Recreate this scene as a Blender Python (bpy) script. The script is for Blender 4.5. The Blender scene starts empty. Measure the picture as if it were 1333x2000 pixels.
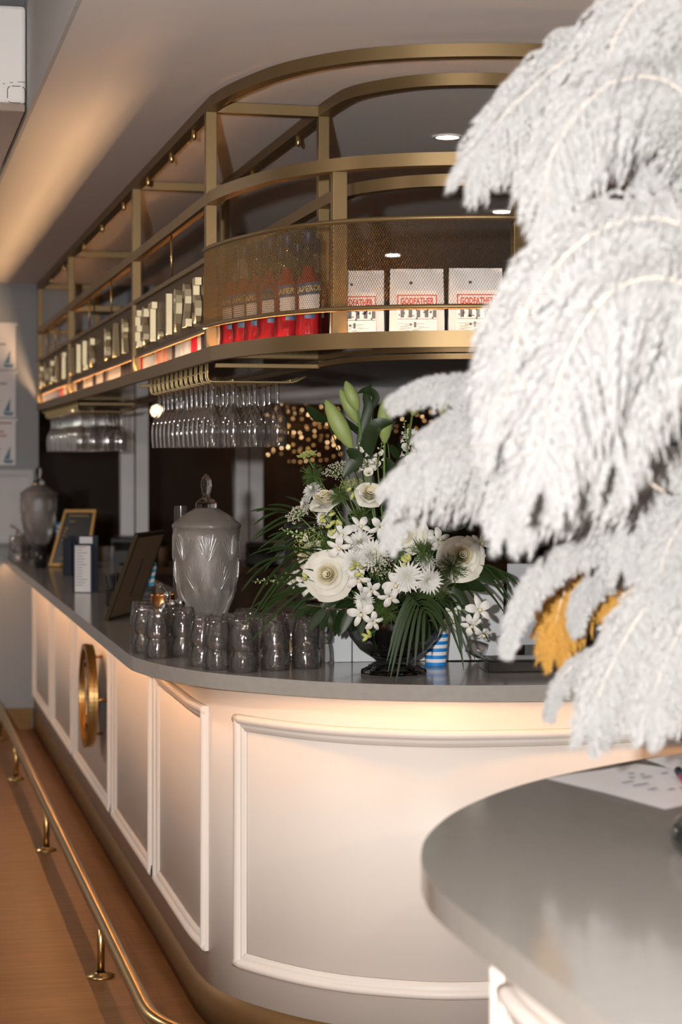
import bpy, bmesh, math, random
from mathutils import Vector, Matrix
random.seed(7)
R = random.random
def U(a, b): return a + (b - a) * R()
# ------------------------------------------------------------------ camera
F = 3780.0; TH = math.atan(906 / F); S_, C_ = math.sin(TH), math.cos(TH); EYE = 1.726
scene = bpy.context.scene
cam_d = bpy.data.cameras.new('camera'); cam = bpy.data.objects.new('camera', cam_d)
scene.collection.objects.link(cam); scene.camera = cam
cam.location = (0, 0, EYE); cam.rotation_euler = (math.pi / 2, 0, -TH)
cam_d.sensor_fit = 'VERTICAL'; cam_d.sensor_height = 36; cam_d.lens = F / 2000 * 36
cam_d.shift_y = -107 / 2000; cam_d.clip_start = .05; cam_d.clip_end = 100
cam_d.dof.use_dof = True; cam_d.dof.focus_distance = 5.55; cam_d.dof.aperture_fstop = 3.6
# ------------------------------------------------------------------ world, exposure
world = bpy.data.worlds.new('night'); scene.world = world; world.use_nodes = True
world.node_tree.nodes['Background'].inputs[0].default_value = (.010, .012, .018, 1)
world.node_tree.nodes['Background'].inputs[1].default_value = 1.0
vs = scene.view_settings; vs.view_transform = 'Standard'; vs.look = 'None'; vs.gamma = 1; vs.exposure = 0.0
vs.use_curve_mapping = False
cy = scene.cycles
cy.use_adaptive_sampling = True; cy.adaptive_threshold = .03
cy.use_denoising = True
cy.max_bounces = 14; cy.diffuse_bounces = 3; cy.glossy_bounces = 4; cy.transmission_bounces = 14
cy.transparent_max_bounces = 40; cy.caustics_reflective = False; cy.caustics_refractive = False
cy.sample_clamp_indirect = 6
FLASH_W = 980; STRIP_BAR = 7.6; STRIP_FRONT = 3.4; STRIP_SHELF = 680; STRIP_CURVE = 42; DOWN_W = 9; ROOM_W = 100
def lamp(name, kind, loc, power, color, **kw):
    d = bpy.data.lights.new(name, kind); d.energy = power; d.color = color
    for k, v in kw.items(): setattr(d, k, v)
    o = bpy.data.objects.new(name, d); o.location = loc; scene.collection.objects.link(o); return o
def cam_pt(L, D, z): return Vector((L * C_ + D * S_, D * C_ - L * S_, z))
fl = lamp('camera_flash', 'SPOT', cam_pt(-.26, .02, 1.83), FLASH_W, (1, .97, .94), spot_size=math.radians(75), spot_blend=.5, shadow_soft_size=.03)
fl.rotation_euler = (math.radians(90), 0, -TH)
# unseen fill lamps behind and beside the camera, added for ambient light
for i, (x, y) in enumerate([(-2.8, 10.9), (-2.6, -.5), (-2.9, 4.5), (.1, -2.4), (2.6, -1.8)]):
    l = lamp('room_fill_lamp', 'AREA', (x, y, 3.2 if x < .4 else 2.81), ROOM_W, (1, .87, .76), shape='DISK', size=.25)
# ------------------------------------------------------------------ helpers
def P(px, py, D):
    L = (px - 667) / F * D
    return Vector((L * C_ + D * S_, D * C_ - L * S_, EYE - (py - 893) * D / F))
def floor_pt(px, py, z):
    return P(px, py, F * (EYE - z) / (py - 893.0))
def onX(px, X, z=0):
    u = (px - 667) / F; return Vector((X, X * (C_ - u * S_) / (S_ + u * C_), z))
def onY(px, Y, z=0):
    u = (px - 667) / F; return Vector((Y * (S_ + u * C_) / (C_ - u * S_), Y, z))
def smooth(pts, n=8):
    pts = [Vector(p) for p in pts]; out = []
    for i in range(len(pts) - 1):
        p0 = pts[max(i - 1, 0)]; p1 = pts[i]; p2 = pts[i + 1]; p3 = pts[min(i + 2, len(pts) - 1)]
        for k in range(n):
            t = k / n
            out.append(.5 * ((2 * p1) + (p2 - p0) * t + (2 * p0 - 5 * p1 + 4 * p2 - p3) * t * t + (3 * p1 - p0 - 3 * p2 + p3) * t ** 3))
    out.append(pts[-1]); return out
class MB:
    def __init__(s): s.v = []; s.f = []; s.m = []; s.sm = []; s.mi = 0; s.smf = False
    def add(s, vs, fs, smf=None):
        b = len(s.v); s.v += [tuple(v) for v in vs]
        for f in fs:
            s.f.append(tuple(b + i for i in f)); s.m.append(s.mi); s.sm.append(s.smf if smf is None else smf)
        return s
    def box(s, a, b):
        x0, y0, z0 = a; x1, y1, z1 = b
        return s.add([(x0, y0, z0), (x1, y0, z0), (x1, y1, z0), (x0, y1, z0), (x0, y0, z1), (x1, y0, z1), (x1, y1, z1), (x0, y1, z1)],
              [(0, 3, 2, 1), (4, 5, 6, 7), (0, 1, 5, 4), (1, 2, 6, 5), (2, 3, 7, 6), (3, 0, 4, 7)])
    def obox(s, M, sx, sy, sz):   # box centred, oriented by matrix
        vs = [M @ Vector((x * sx / 2, y * sy / 2, z * sz / 2)) for z in (-1, 1) for y in (-1, 1) for x in (-1, 1)]
        return s.add(vs, [(0, 2, 3, 1), (4, 5, 7, 6), (0, 1, 5, 4), (1, 3, 7, 5), (3, 2, 6, 7), (2, 0, 4, 6)])
    def tube(s, path, r, seg=8, caps=True, smf=True):
        path = [Vector(p) for p in path]; n = len(path)
        rr = r if isinstance(r, (list, tuple)) else [r] * n
        vs = []; up = Vector((0, 0, 1)); prev = None
        for i, p in enumerate(path):
            d = (path[min(i + 1, n - 1)] - path[max(i - 1, 0)])
            if d.length < 1e-9: d = Vector((0, 0, 1))
            d.normalize()
            if prev is None:
                a = d.cross(up)
                if a.length < .05: a = d.cross(Vector((1, 0, 0)))
            else:
                a = prev - d * prev.dot(d)
            a.normalize(); prev = a; b = d.cross(a)
            for k in range(seg):
                t = 2 * math.pi * k / seg
                vs.append(p + (a * math.cos(t) + b * math.sin(t)) * rr[i])
        fs = [(i * seg + k, i * seg + (k + 1) % seg, (i + 1) * seg + (k + 1) % seg, (i + 1) * seg + k) for i in range(n - 1) for k in range(seg)]
        s.add(vs, fs, smf)
        if caps:
            b = len(s.v) - len(vs)
            s.f.append(tuple(b + k for k in range(seg))[::-1]); s.m.append(s.mi); s.sm.append(False)
            s.f.append(tuple(b + (n - 1) * seg + k for k in range(seg))); s.m.append(s.mi); s.sm.append(False)
        return s
    def lathe(s, prof, c=(0, 0, 0), seg=24, M=None, smf=True, facet=0):
        vs = []
        c = Vector(c)
        for (r, z) in prof:
            for k in range(seg):
                t = 2 * math.pi * k / seg
                q = r * (1 - (facet if k % 2 else 0))
                v = Vector((q * math.cos(t), q * math.sin(t), z))
                vs.append((M @ v) if M else v + c)
        n = len(prof)
        fs = [(i * seg + k, i * seg + (k + 1) % seg, (i + 1) * seg + (k + 1) % seg, (i + 1) * seg + k) for i in range(n - 1) for k in range(seg)]
        return s.add(vs, fs, smf)
    def sweep(s, path, prof, smf=False, z0=0, ends=True):
        # path: 2-D polyline; prof: closed polygon of (outward offset, z)
        path = [Vector((p[0], p[1])) for p in path]; n = len(path); m = len(prof); vs = []
        for i, p in enumerate(path):
            d = (path[min(i + 1, n - 1)] - path[max(i - 1, 0)]).normalized(); o = Vector((d.y, -d.x))
            for (a, z) in prof: vs.append((p.x + o.x * a, p.y + o.y * a, z + z0))
        fs = [(i * m + k, (i + 1) * m + k, (i + 1) * m + (k + 1) % m, i * m + (k + 1) % m) for i in range(n - 1) for k in range(m)]
        if ends: fs += [tuple(range(m)), tuple((n - 1) * m + k for k in range(m))[::-1]]
        return s.add(vs, fs, smf)
    def poly(s, pts): return s.add(pts, [tuple(range(len(pts)))])
    def xform(s, M): s.v = [tuple(M @ Vector(v)) for v in s.v]; return s
    def merge(s, o, M=None):
        b = len(s.v); s.v += [tuple(M @ Vector(v)) for v in o.v] if M else o.v
        s.f += [tuple(b + i for i in f) for f in o.f]; s.m += o.m; s.sm += o.sm; return s
    def mesh(s, name, mats):
        me = bpy.data.meshes.new(name); me.from_pydata(s.v, [], s.f)
        for m in (mats if isinstance(mats, (list, tuple)) else [mats]): me.materials.append(m)
        me.polygons.foreach_set('material_index', s.m); me.polygons.foreach_set('use_smooth', s.sm)
        me.update(); return me
    def build(s, name, mats, parent=None, bevel=0, fix=False):
        me = s.mesh(name, mats)
        if fix:
            b_ = bmesh.new(); b_.from_mesh(me); bmesh.ops.remove_doubles(b_, verts=b_.verts, dist=1e-6); bmesh.ops.recalc_face_normals(b_, faces=b_.faces); b_.to_mesh(me); b_.free()
        o = bpy.data.objects.new(name, me); scene.collection.objects.link(o)
        if parent: o.parent = parent
        if bevel:
            b = o.modifiers.new('bevel', 'BEVEL'); b.width = bevel; b.segments = 2; b.limit_method = 'ANGLE'
        return o
def tag(o, label, cat, group=None):
    o['label'] = label; o['category'] = cat
    if group: o['group'] = group
    return o
def empty(name, loc=(0, 0, 0), rz=0):
    o = bpy.data.objects.new(name, None); o.location = loc; o.rotation_euler = (0, 0, rz); o.empty_display_size = .05
    scene.collection.objects.link(o); return o
def struct(o): o['kind'] = 'structure'; return o
def copy_tree(o, parent=None):
    c = o.copy(); scene.collection.objects.link(c)
    if parent: c.parent = parent
    for ch in [x for x in KIDS.get(o.name, [])]: copy_tree(ch, c)
    return c
KIDS = {}
def kids(root):
    for o in bpy.data.objects:
        if o.parent: KIDS.setdefault(o.parent.name, [])
    def rec(o):
        KIDS[o.name] = list(o.children)
        for c in o.children: rec(c)
    rec(root)
def at(o, loc, rz=0, s=1, rx=0, ry=0):
    o.location = loc; o.rotation_euler = (rx, ry, rz); o.scale = (s, s, s); return o
def aim(d, up=Vector((0, 0, 1))):
    z = Vector(d).normalized(); x = up.cross(z)
    if x.length < .01: x = Vector((1, 0, 0)).cross(z)
    x.normalize(); y = z.cross(x)
    return Matrix(((x.x, y.x, z.x, 0), (x.y, y.y, z.y, 0), (x.z, y.z, z.z, 0), (0, 0, 0, 1)))
ORD = ['first', 'second', 'third', 'fourth', 'fifth', 'sixth', 'seventh', 'eighth', 'ninth', 'tenth', 'eleventh', 'twelfth', 'thirteenth', 'fourteenth', 'fifteenth', 'sixteenth', 'seventeenth', 'eighteenth', 'nineteenth', 'twentieth', 'twenty-first', 'twenty-second', 'twenty-third', 'twenty-fourth', 'twenty-fifth', 'twenty-sixth', 'twenty-seventh', 'twenty-eighth']
# ------------------------------------------------------------------ materials
MT = {}
def mat(name, col, rough=.5, metal=0, coat=0, trans=0, ior=1.45, emit=None, es=0, noise=None, bump=None, spec=.5, sub=0, alpha=1):
    m = bpy.data.materials.new(name); m.use_nodes = True; nt = m.node_tree; b = nt.nodes['Principled BSDF']
    b.inputs['Base Color'].default_value = (*col, 1); b.inputs['Roughness'].default_value = rough; b.inputs['Metallic'].default_value = metal
    b.inputs['Coat Weight'].default_value = coat; b.inputs['Transmission Weight'].default_value = trans; b.inputs['IOR'].default_value = ior
    b.inputs['Specular IOR Level'].default_value = spec; b.inputs['Alpha'].default_value = alpha
    if sub: b.inputs['Subsurface Weight'].default_value = sub; b.inputs['Subsurface Radius'].default_value = (.02, .02, .015)
    if emit: b.inputs['Emission Color'].default_value = (*emit, 1); b.inputs['Emission Strength'].default_value = es
    tc = nt.nodes.new('ShaderNodeTexCoord')
    if noise:   # (scale, col2, detail)
        n = nt.nodes.new('ShaderNodeTexNoise'); n.inputs['Scale'].default_value = noise[0]; n.inputs['Detail'].default_value = noise[2] if len(noise) > 2 else 4
        r = nt.nodes.new('ShaderNodeMix'); r.data_type = 'RGBA'
        r.inputs[6].default_value = (*col, 1); r.inputs[7].default_value = (*noise[1], 1)
        nt.links.new(tc.outputs['Object'], n.inputs['Vector']); nt.links.new(n.outputs['Fac'], r.inputs[0]); nt.links.new(r.outputs[2], b.inputs['Base Color'])
    if bump:    # (scale, strength)
        n = nt.nodes.new('ShaderNodeTexNoise'); n.inputs['Scale'].default_value = bump[0]
        bp_ = nt.nodes.new('ShaderNodeBump'); bp_.inputs['Strength'].default_value = bump[1]; bp_.inputs['Distance'].default_value = .01
        nt.links.new(tc.outputs['Object'], n.inputs['Vector']); nt.links.new(n.outputs['Fac'], bp_.inputs['Height']); nt.links.new(bp_.outputs[0], b.inputs['Normal'])
    MT[name] = m; return m
gold = mat('satin_gold_paint', (.225, .155, .078), .45, .7, noise=(260, (.21, .14, .06)))
gold_dark = mat('dark_gold_plate', (.20, .125, .055), .5, .7)
brass = mat('brushed_brass', (.55, .38, .16), .28, 1)
brass_wire = mat('brass_wire', (.52, .40, .20), .4, .7)
lacquer = mat('cream_white_lacquer', (.72, .655, .60), .45, spec=.35)
kick = mat('brushed_gold_kickplate', (.19, .105, .04), .5, .6)
stone = mat('grey_engineered_stone', (.27, .25, .225), .16, coat=.2, noise=(45, (.33, .31, .285), 8))
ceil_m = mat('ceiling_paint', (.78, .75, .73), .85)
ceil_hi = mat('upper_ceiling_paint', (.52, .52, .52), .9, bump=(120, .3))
wall_blue = mat('blue_grey_wall_paint', (.30, .32, .345), .8)
wall_dark = mat('dark_room_wall', (.16, .15, .15), .9)
frame_w = mat('white_window_frame', (.80, .79, .80), .5)
dark_gloss = mat('black_gloss_panel', (.02, .018, .017), .08)
black = mat('black_plastic', (.012, .012, .013), .35)
navy = mat('navy_board', (.012, .018, .035), .55)
chrome = mat('chrome', (.8, .8, .8), .08, 1)
white_p = mat('white_paper', (.75, .73, .74), .7)
white_board = mat('white_panel', (.50, .52, .54), .5)
grey_panel = mat('grey_plastic_panel', (.30, .31, .33), .5)
copper = mat('copper', (.75, .36, .14), .25, 1)
brown_card = mat('brown_fibreboard', (.17, .105, .06), .8)
wood_dark = mat('dark_wood', (.09, .05, .03), .5)
green_dark = mat('dark_green_leaf', (.012, .026, .006), .42, spec=.35)
green_palm = mat('palm_leaf', (.018, .034, .008), .5, spec=.3)
green_lily = mat('lily_bud_green', (.25, .31, .10), .5, noise=(40, (.19, .25, .07)))
green_stem = mat('stem_green', (.10, .17, .04), .5)
green_fern = mat('feathery_green', (.07, .12, .025), .6)
petal = mat('white_petal', (.60, .58, .50), .6)
petal_c = mat('cream_petal', (.62, .555, .37), .6)
petal_w = mat('pure_white_petal', (.60, .59, .555), .6)
lace_m = mat('lace_flower', (.62, .60, .47), .7)
bud_y = mat('yellow_green_bud', (.42, .44, .14), .5)
feather_m = mat('white_ostrich_barb', (.40, .39, .385), .8, spec=.1)
feather_g = mat('gold_ostrich_barb', (.36, .21, .06), .8, spec=.1)
def barb_mat(name, col):
    m = bpy.data.materials.new(name); m.use_nodes = True; nt = m.node_tree; nt.nodes.clear()
    o = nt.nodes.new('ShaderNodeOutputMaterial'); d = nt.nodes.new('ShaderNodeBsdfDiffuse'); l = nt.nodes.new('ShaderNodeBsdfTranslucent'); x = nt.nodes.new('ShaderNodeMixShader')
    d.inputs[0].default_value = (*col, 1); l.inputs[0].default_value = (*col, 1); x.inputs[0].default_value = .42
    nt.links.new(d.outputs[0], x.inputs[1]); nt.links.new(l.outputs[0], x.inputs[2]); nt.links.new(x.outputs[0], o.inputs[0]); return m
feather_m = barb_mat('white_ostrich_barb_soft', (.55, .545, .54)); feather_g = barb_mat('gold_ostrich_barb_soft', (.62, .36, .09))
shaft_m = mat('feather_shaft', (.66, .58, .50), .5)
amber = mat('amber_gold_vase', (.55, .25, .05), .25, .6)
red_liq = mat('orange_red_aperitif', (.72, .035, .05), .05, trans=.5, ior=1.34)
label_w = mat('white_label', (.75, .74, .72), .6)
label_n = mat('navy_label', (.03, .06, .14), .5)
label_gold = mat('gold_lettering', (.75, .55, .15), .4)
cap_n = mat('navy_cap', (.01, .02, .06), .4)
bag_m = mat('white_paper_bag', (.72, .69, .66), .6, bump=(18, .5))
red_ink = mat('red_ink', (.60, .07, .04), .6)
ink = mat('ink', (.05, .05, .06), .7)
ink_s = mat('street_ink', (.10, .11, .13), .7)
ink_b = mat('grey_ink', (.22, .24, .28), .7)
pink = mat('pink_plastic', (.85, .05, .16), .4)
blue_s = mat('blue_stripe', (.01, .22, .62), .5)
teal_s = mat('teal_stripe', (.01, .36, .62), .5)
acw = mat('white_appliance_plastic', (.72, .70, .68), .4)
ac_under = mat('reflection_brown_plastic', (.32, .25, .21), .18)  # brown base colour stands in for a reflection on the underside
led = mat('warm_led', (1, .8, .5), .5, emit=(1, .60, .30), es=STRIP_SHELF)
led_c = mat('warm_led_curve', (1, .8, .5), .5, emit=(1, .64, .36), es=STRIP_CURVE)
led_bar = mat('warm_led_bar', (1, .8, .5), .5, emit=(1, .66, .40), es=STRIP_BAR)
led_front = mat('warm_led_front', (1, .8, .5), .5, emit=(1, .68, .44), es=STRIP_FRONT)
bulb_m = mat('downlight_glow', (1, 1, 1), .5, emit=(1, .84, .66), es=30)
fairy_m = mat('fairy_light_glow', (1, .8, .5), .5, emit=(1, .60, .28), es=14)
fairy_d = mat('dim_fairy_light_glow', (1, .7, .4), .5, emit=(1, .50, .18), es=4)
wood_n = None
def thin_glass(name, tint, k=.04, rough=.02, body=0.0, bcol=(.5, .5, .5)):
    m = bpy.data.materials.new(name); m.use_nodes = True; nt = m.node_tree; nt.nodes.clear()
    out = nt.nodes.new('ShaderNodeOutputMaterial'); tr = nt.nodes.new('ShaderNodeBsdfTransparent'); gl = nt.nodes.new('ShaderNodeBsdfGlossy')
    lw = nt.nodes.new('ShaderNodeLayerWeight'); lw.inputs[0].default_value = .25; mx = nt.nodes.new('ShaderNodeMixShader')
    tr.inputs[0].default_value = (*tint, 1); gl.inputs['Roughness'].default_value = rough
    mp = nt.nodes.new('ShaderNodeMath'); mp.operation = 'MULTIPLY_ADD'; mp.inputs[1].default_value = .75; mp.inputs[2].default_value = k
    nt.links.new(lw.outputs['Fresnel'], mp.inputs[0]); nt.links.new(mp.outputs[0], mx.inputs[0])
    nt.links.new(gl.outputs[0], mx.inputs[2])
    if body:
        di = nt.nodes.new('ShaderNodeBsdfDiffuse'); tl = nt.nodes.new('ShaderNodeBsdfTranslucent'); di.inputs[0].default_value = (*bcol, 1); tl.inputs[0].default_value = (*bcol, 1)
        m1 = nt.nodes.new('ShaderNodeMixShader'); m1.inputs[0].default_value = .4
        m2 = nt.nodes.new('ShaderNodeMixShader'); m2.inputs[0].default_value = body
        nt.links.new(di.outputs[0], m1.inputs[1]); nt.links.new(tl.outputs[0], m1.inputs[2])
        nt.links.new(tr.outputs[0], m2.inputs[1]); nt.links.new(m1.outputs[0], m2.inputs[2]); nt.links.new(m2.outputs[0], mx.inputs[1])
    else: nt.links.new(tr.outputs[0], mx.inputs[1])
    nt.links.new(mx.outputs[0], out.inputs[0]); MT[name] = m; return m, nt
glass_thin, _ = thin_glass('thin_clear_glass', (.92, .91, .90), .17, .06, body=.03, bcol=(.8, .78, .76))
tumbler_glass, _ = thin_glass('faceted_tumbler_glass', (.93, .92, .91), .085, .035, body=.03, bcol=(.85, .82, .80))
glass_pane, _ = thin_glass('window_pane', (.75, .75, .75), .02)
glass_frost, nt = thin_glass('frosted_cut_glass', (.80, .78, .76), .06, .12, body=.42, bcol=(.50, .45, .41))
tc = nt.nodes.new('ShaderNodeTexCoord'); n1 = nt.nodes.new('ShaderNodeTexNoise'); n1.inputs['Scale'].default_value = 500
bpn = nt.nodes.new('ShaderNodeBump'); bpn.inputs['Strength'].default_value = .6; bpn.inputs['Distance'].default_value = .002
nt.links.new(tc.outputs['Object'], n1.inputs['Vector']); nt.links.new(n1.outputs['Fac'], bpn.inputs['Height'])
for n in nt.nodes:
    if n.type in ('BSDF_GLOSSY', 'BSDF_DIFFUSE'): nt.links.new(bpn.outputs[0], n.inputs['Normal'])
cut_m, _ = thin_glass('bright_cut_facets', (.8, .8, .8), .35, .12, body=.5, bcol=(.8, .76, .72))
glass = mat('solid_clear_glass', (.96, .96, .96), .0, trans=1, ior=1.47)
glass_dark = mat('smoked_cut_glass', (.34, .36, .36), .02, trans=1, ior=1.45)
bottle_clear, _ = thin_glass('bottle_glass', (.86, .84, .84), .05)
# wood floor
wood = mat('oak_plank_floor', (.30, .16, .07), .38)
nt = wood.node_tree; b = nt.nodes['Principled BSDF']; tc = nt.nodes.new('ShaderNodeTexCoord'); mp = nt.nodes.new('ShaderNodeMapping')
br = nt.nodes.new('ShaderNodeTexBrick'); br.inputs['Color1'].default_value = (.22, .10, .036, 1); br.inputs['Color2'].default_value = (.18, .08, .028, 1)
br.inputs['Mortar'].default_value = (.10, .05, .02, 1); br.inputs['Scale'].default_value = 1; br.inputs['Mortar Size'].default_value = .0015
br.inputs['Brick Width'].default_value = 1.4; br.inputs['Row Height'].default_value = .19; br.offset = .37
ns = nt.nodes.new('ShaderNodeTexNoise'); ns.inputs['Scale'].default_value = 3.5; ns.inputs['Detail'].default_value = 6
mp2 = nt.nodes.new('ShaderNodeMapping'); mp2.inputs['Scale'].default_value = (1, 9, 1)
mx = nt.nodes.new('ShaderNodeMix'); mx.data_type = 'RGBA'; mx.blend_type = 'MULTIPLY'; mx.inputs[0].default_value = .8
rp = nt.nodes.new('ShaderNodeValToRGB'); rp.color_ramp.elements[0].position = .3; rp.color_ramp.elements[0].color = (.55, .5, .45, 1); rp.color_ramp.elements[1].position = .7; rp.color_ramp.elements[1].color = (1.15, 1.1, 1.05, 1)
nt.links.new(tc.outputs['Object'], mp.inputs[0]); nt.links.new(mp.outputs[0], br.inputs[0]); nt.links.new(tc.outputs['Object'], mp2.inputs[0]); nt.links.new(mp2.outputs[0], ns.inputs['Vector'])
nt.links.new(ns.outputs['Fac'], rp.inputs[0]); nt.links.new(br.outputs[0], mx.inputs[6]); nt.links.new(rp.outputs[0], mx.inputs[7]); nt.links.new(mx.outputs[2], b.inputs['Base Color'])
# text
def text_mb(s, h, depth, bold=0.0, sx=1.0):
    cu = bpy.data.curves.new('t', 'FONT'); cu.body = s; cu.size = h * 1.38; cu.extrude = depth / 2; cu.offset = bold; cu.align_x = 'CENTER'; cu.resolution_u = 3
    o = bpy.data.objects.new('t', cu); scene.collection.objects.link(o); dg = bpy.context.evaluated_depsgraph_get(); dg.update()
    me = bpy.data.meshes.new_from_object(o.evaluated_get(dg)); mb = MB()
    mb.add([(v.co.x * sx, v.co.y, v.co.z) for v in me.vertices], [tuple(p.vertices) for p in me.polygons])
    bpy.data.objects.remove(o); bpy.data.curves.remove(cu); bpy.data.meshes.remove(me); return mb
# ------------------------------------------------------------------ STRUCTURE
YW = 12.45; ZC = 2.83; ZU = 3.22; XS = .4815
struct(MB().box((-4, -4, -.1), (7, 13, 0)).build('floor', wood))
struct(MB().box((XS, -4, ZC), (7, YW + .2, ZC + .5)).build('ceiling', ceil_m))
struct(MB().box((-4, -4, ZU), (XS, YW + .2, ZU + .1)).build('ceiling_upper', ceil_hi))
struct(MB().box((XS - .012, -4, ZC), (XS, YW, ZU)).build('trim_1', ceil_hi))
struct(MB().box((-4, YW, 0), (1.0, YW + .2, ZU)).build('wall_back', wall_blue))
struct(MB().box((1.0, YW, 2.19), (7, YW + .2, ZU)).build('wall_back_upper', wall_blue))
struct(MB().box((1.0, YW, 0), (7, YW + .2, .9)).build('wall_back_lower', wall_blue))
struct(MB().box((-4, -4.1, 0), (7, -4, ZU)).build('wall_front', wall_dark))
struct(MB().box((-4.1, -4, 0), (-4, 13, ZU)).build('wall_left', wall_dark))
struct(MB().box((7, -4, 0), (7.1, 13, ZU)).build('wall_right', wall_dark))
struct(MB().box((-4, YW - .015, 0), (.955, YW, .13)).build('baseboard_back', kick))
# windows in the back wall
xs = [1.0, onY(237, YW).x, onY(264, YW).x, onY(290, YW).x, onY(461, YW).x, onY(487, YW).x, onY(514, YW).x, onY(677, YW).x, onY(727, YW).x, 5.0, 5.15, 7.0]
for i, (a, b_) in enumerate([(1.0, xs[1]), (xs[3], xs[4]), (xs[6], xs[7]), (xs[8], 5.0), (5.15, 7.0)]):
    w = struct(MB().box((a, YW + .05, .9), (b_, YW + .06, 2.08)).build('window_%d' % (i + 1), glass_pane))
fr = MB(); fr.box((1.0, YW - .01, 2.08), (7, YW + .12, 2.19))
for a, b_ in [(xs[1], xs[2] - .006), (xs[2] + .006, xs[3]), (xs[4], xs[5] - .006), (xs[5] + .006, xs[6]), (xs[7], xs[8]), (5.0, 5.15)]:
    fr.box((a, YW - .01, .9), (b_, YW + .1, 2.08))
fr.box((1.0, YW - .02, .88), (7, YW + .1, .92))
struct(fr.build('trim_2', frame_w))
struct(MB().box((-2, 18.6, 0), (12, 18.7, 3.2)).build('wall_outside', wood_dark))
struct(MB().box((-2, 12.66, 2.75), (12, 19.7, 2.8)).build('ceiling_outside', wood_dark))
struct(MB().box((-2, 12.7, -.1), (12, 19.7, 0)).build('floor_outside', wood_dark))
# ------------------------------------------------------------------ BAR COUNTER
edge = smooth([(.777, YW), (.777, 9), (.777, 7.2), (.777, 6.6), (.777, 6.15), (.788, 6.01), (.825, 5.835), (.878, 5.685), (.949, 5.545), (1.073, 5.392), (1.20, 5.265), (1.30, 5.198), (1.424, 5.135), (1.577, 5.082), (1.783, 5.041), (2.0, 5.03), (2.6, 5.03), (4.6, 5.03)], 6)
bodyp = smooth([(.968, YW), (.968, 9), (.968, 7.2), (.968, 6.5), (.968, 6.05), (.975, 5.90), (.990, 5.78), (1.030, 5.65), (1.095, 5.525), (1.18, 5.40), (1.27, 5.305), (1.365, 5.238), (1.51, 5.165), (1.66, 5.135), (1.85, 5.12), (2.4, 5.12), (4.6, 5.12)], 6)
def offset(path, d):
    out = []; n = len(path)
    for i, p in enumerate(path):
        q = (path[min(i + 1, n - 1)] - path[max(i - 1, 0)]).normalized(); out.append(Vector((p.x + q.y * d, p.y - q.x * d)))
    return out
def mat2(v): return Vector((v[0], v[1]))
bar = tag(empty('bar_counter', (.97, 8, 0)), 'long cream lacquered bar front with panel mouldings and gold kickplate, curving at its near end', 'bar counter')
def local(mb, o): return mb.xform(Matrix.Translation(-Vector(o.location)))
local(MB().sweep(bodyp, [(0, .125), (0, 1.05), (-.03, 1.05), (-.03, .125)], True), bar).build('front_panel', lacquer, bar)
local(MB().sweep(offset(bodyp, .004), [(0, 0), (0, .125), (-.03, .125), (-.03, 0)], True), bar).build('kickplate', kick, bar)
mprof = [(0, 0), (0, .012), (.003, .018), (.010, .022), (.018, .0215), (.025, .016), (.028, .009), (.0335, .0115), (.037, .007), (.046, .005), (.048, 0)]
def clip_path(path, ya, yb):   # points between two arclength fractions given by index condition
    return path
def arclen(path):
    s = [0]
    for i in range(1, len(path)): s.append(s[-1] + (path[i] - path[i - 1]).length)
    return s
def sub_path(path, s0, s1, step=.03):
    s = arclen(path); out = []; n = max(2, int((s1 - s0) / step) + 1)
    for k in range(n):
        t = s0 + (s1 - s0) * k / (n - 1)
        for i in range(1, len(s)):
            if s[i] >= t or i == len(s) - 1:
                f = (t - s[i - 1]) / max(1e-9, s[i] - s[i - 1]); out.append(path[i - 1].lerp(path[i], f)); break
    return out
bodyd = sub_path(bodyp, 0, arclen(bodyp)[-1], .02)
sd = arclen(bodyd)
def s_at_Y(y):
    for i, p in enumerate(bodyd):
        if p.y <= y: return sd[i]
def moulding(s0, s1, z0, z1):
    mb = MB()
    sp = sub_path(bodyd, s0, s1, .03)
    mb.sweep(sp, [(h, z1 - u) for u, h in mprof], True)
    mb.sweep(sp, [(h, z0 + u) for u, h in reversed(mprof)], True)
    for sgn, sa in ((1, s0), (-1, s1)):
        p = sub_path(bodyd, sa, sa + .001, .001)[0]; q = sub_path(bodyd, sa - .01, sa + .01, .02); d = (q[-1] - q[0]).normalized(); o = Vector((d.y, -d.x))
        vs = []
        for zz, k in ((z0, 1), (z1, -1)):
            for u, h in mprof:
                vs.append((p.x + d.x * u * sgn + o.x * h, p.y + d.y * u * sgn + o.y * h, zz + k * u))
        m = len(mprof); mb.add(vs, [(k, k + 1, m + k + 1, m + k) for k in range(m - 1)], True)
    return mb
ZB, ZT = .222, .968
panels = [(12.3, 11.08), (10.98, 9.82), (9.72, 8.20), (8.10, 6.93), (6.83, 5.845)]
for a, b_ in panels:
    local(moulding(s_at_Y(a), s_at_Y(b_), ZB, ZT), bar).build('panel_moulding', lacquer, bar)
sb = min(range(len(bodyd)), key=lambda i: (bodyd[i] - Vector((1.037, 5.635))).length)
local(moulding(sd[sb], sd[sb] + 1.95, ZB, ZT), bar).build('panel_moulding', lacquer, bar)
local(moulding(sd[sb] + 2.1, sd[sb] + 3.3, ZB, ZT), bar).build('panel_moulding', lacquer, bar)
ks = YW - 6.0
local(MB().sweep(sub_path(offset(edge, -.012), .02, ks, .05), [(0, 1.0546), (-.016, 1.0546)], ends=False), bar).build('under_counter_light_strip', led_bar, bar)
local(MB().sweep(sub_path(offset(edge, -.012), ks, arclen(edge)[-1] - .1, .05), [(0, 1.0546), (-.016, 1.0546)], ends=False), bar).build('under_counter_light_strip', led_front, bar)
back_e = offset(edge, -.60)
top = MB()
n = len(edge); vs = [(p.x, p.y, 1.10) for p in edge] + [(p.x, p.y, 1.10) for p in back_e]
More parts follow.
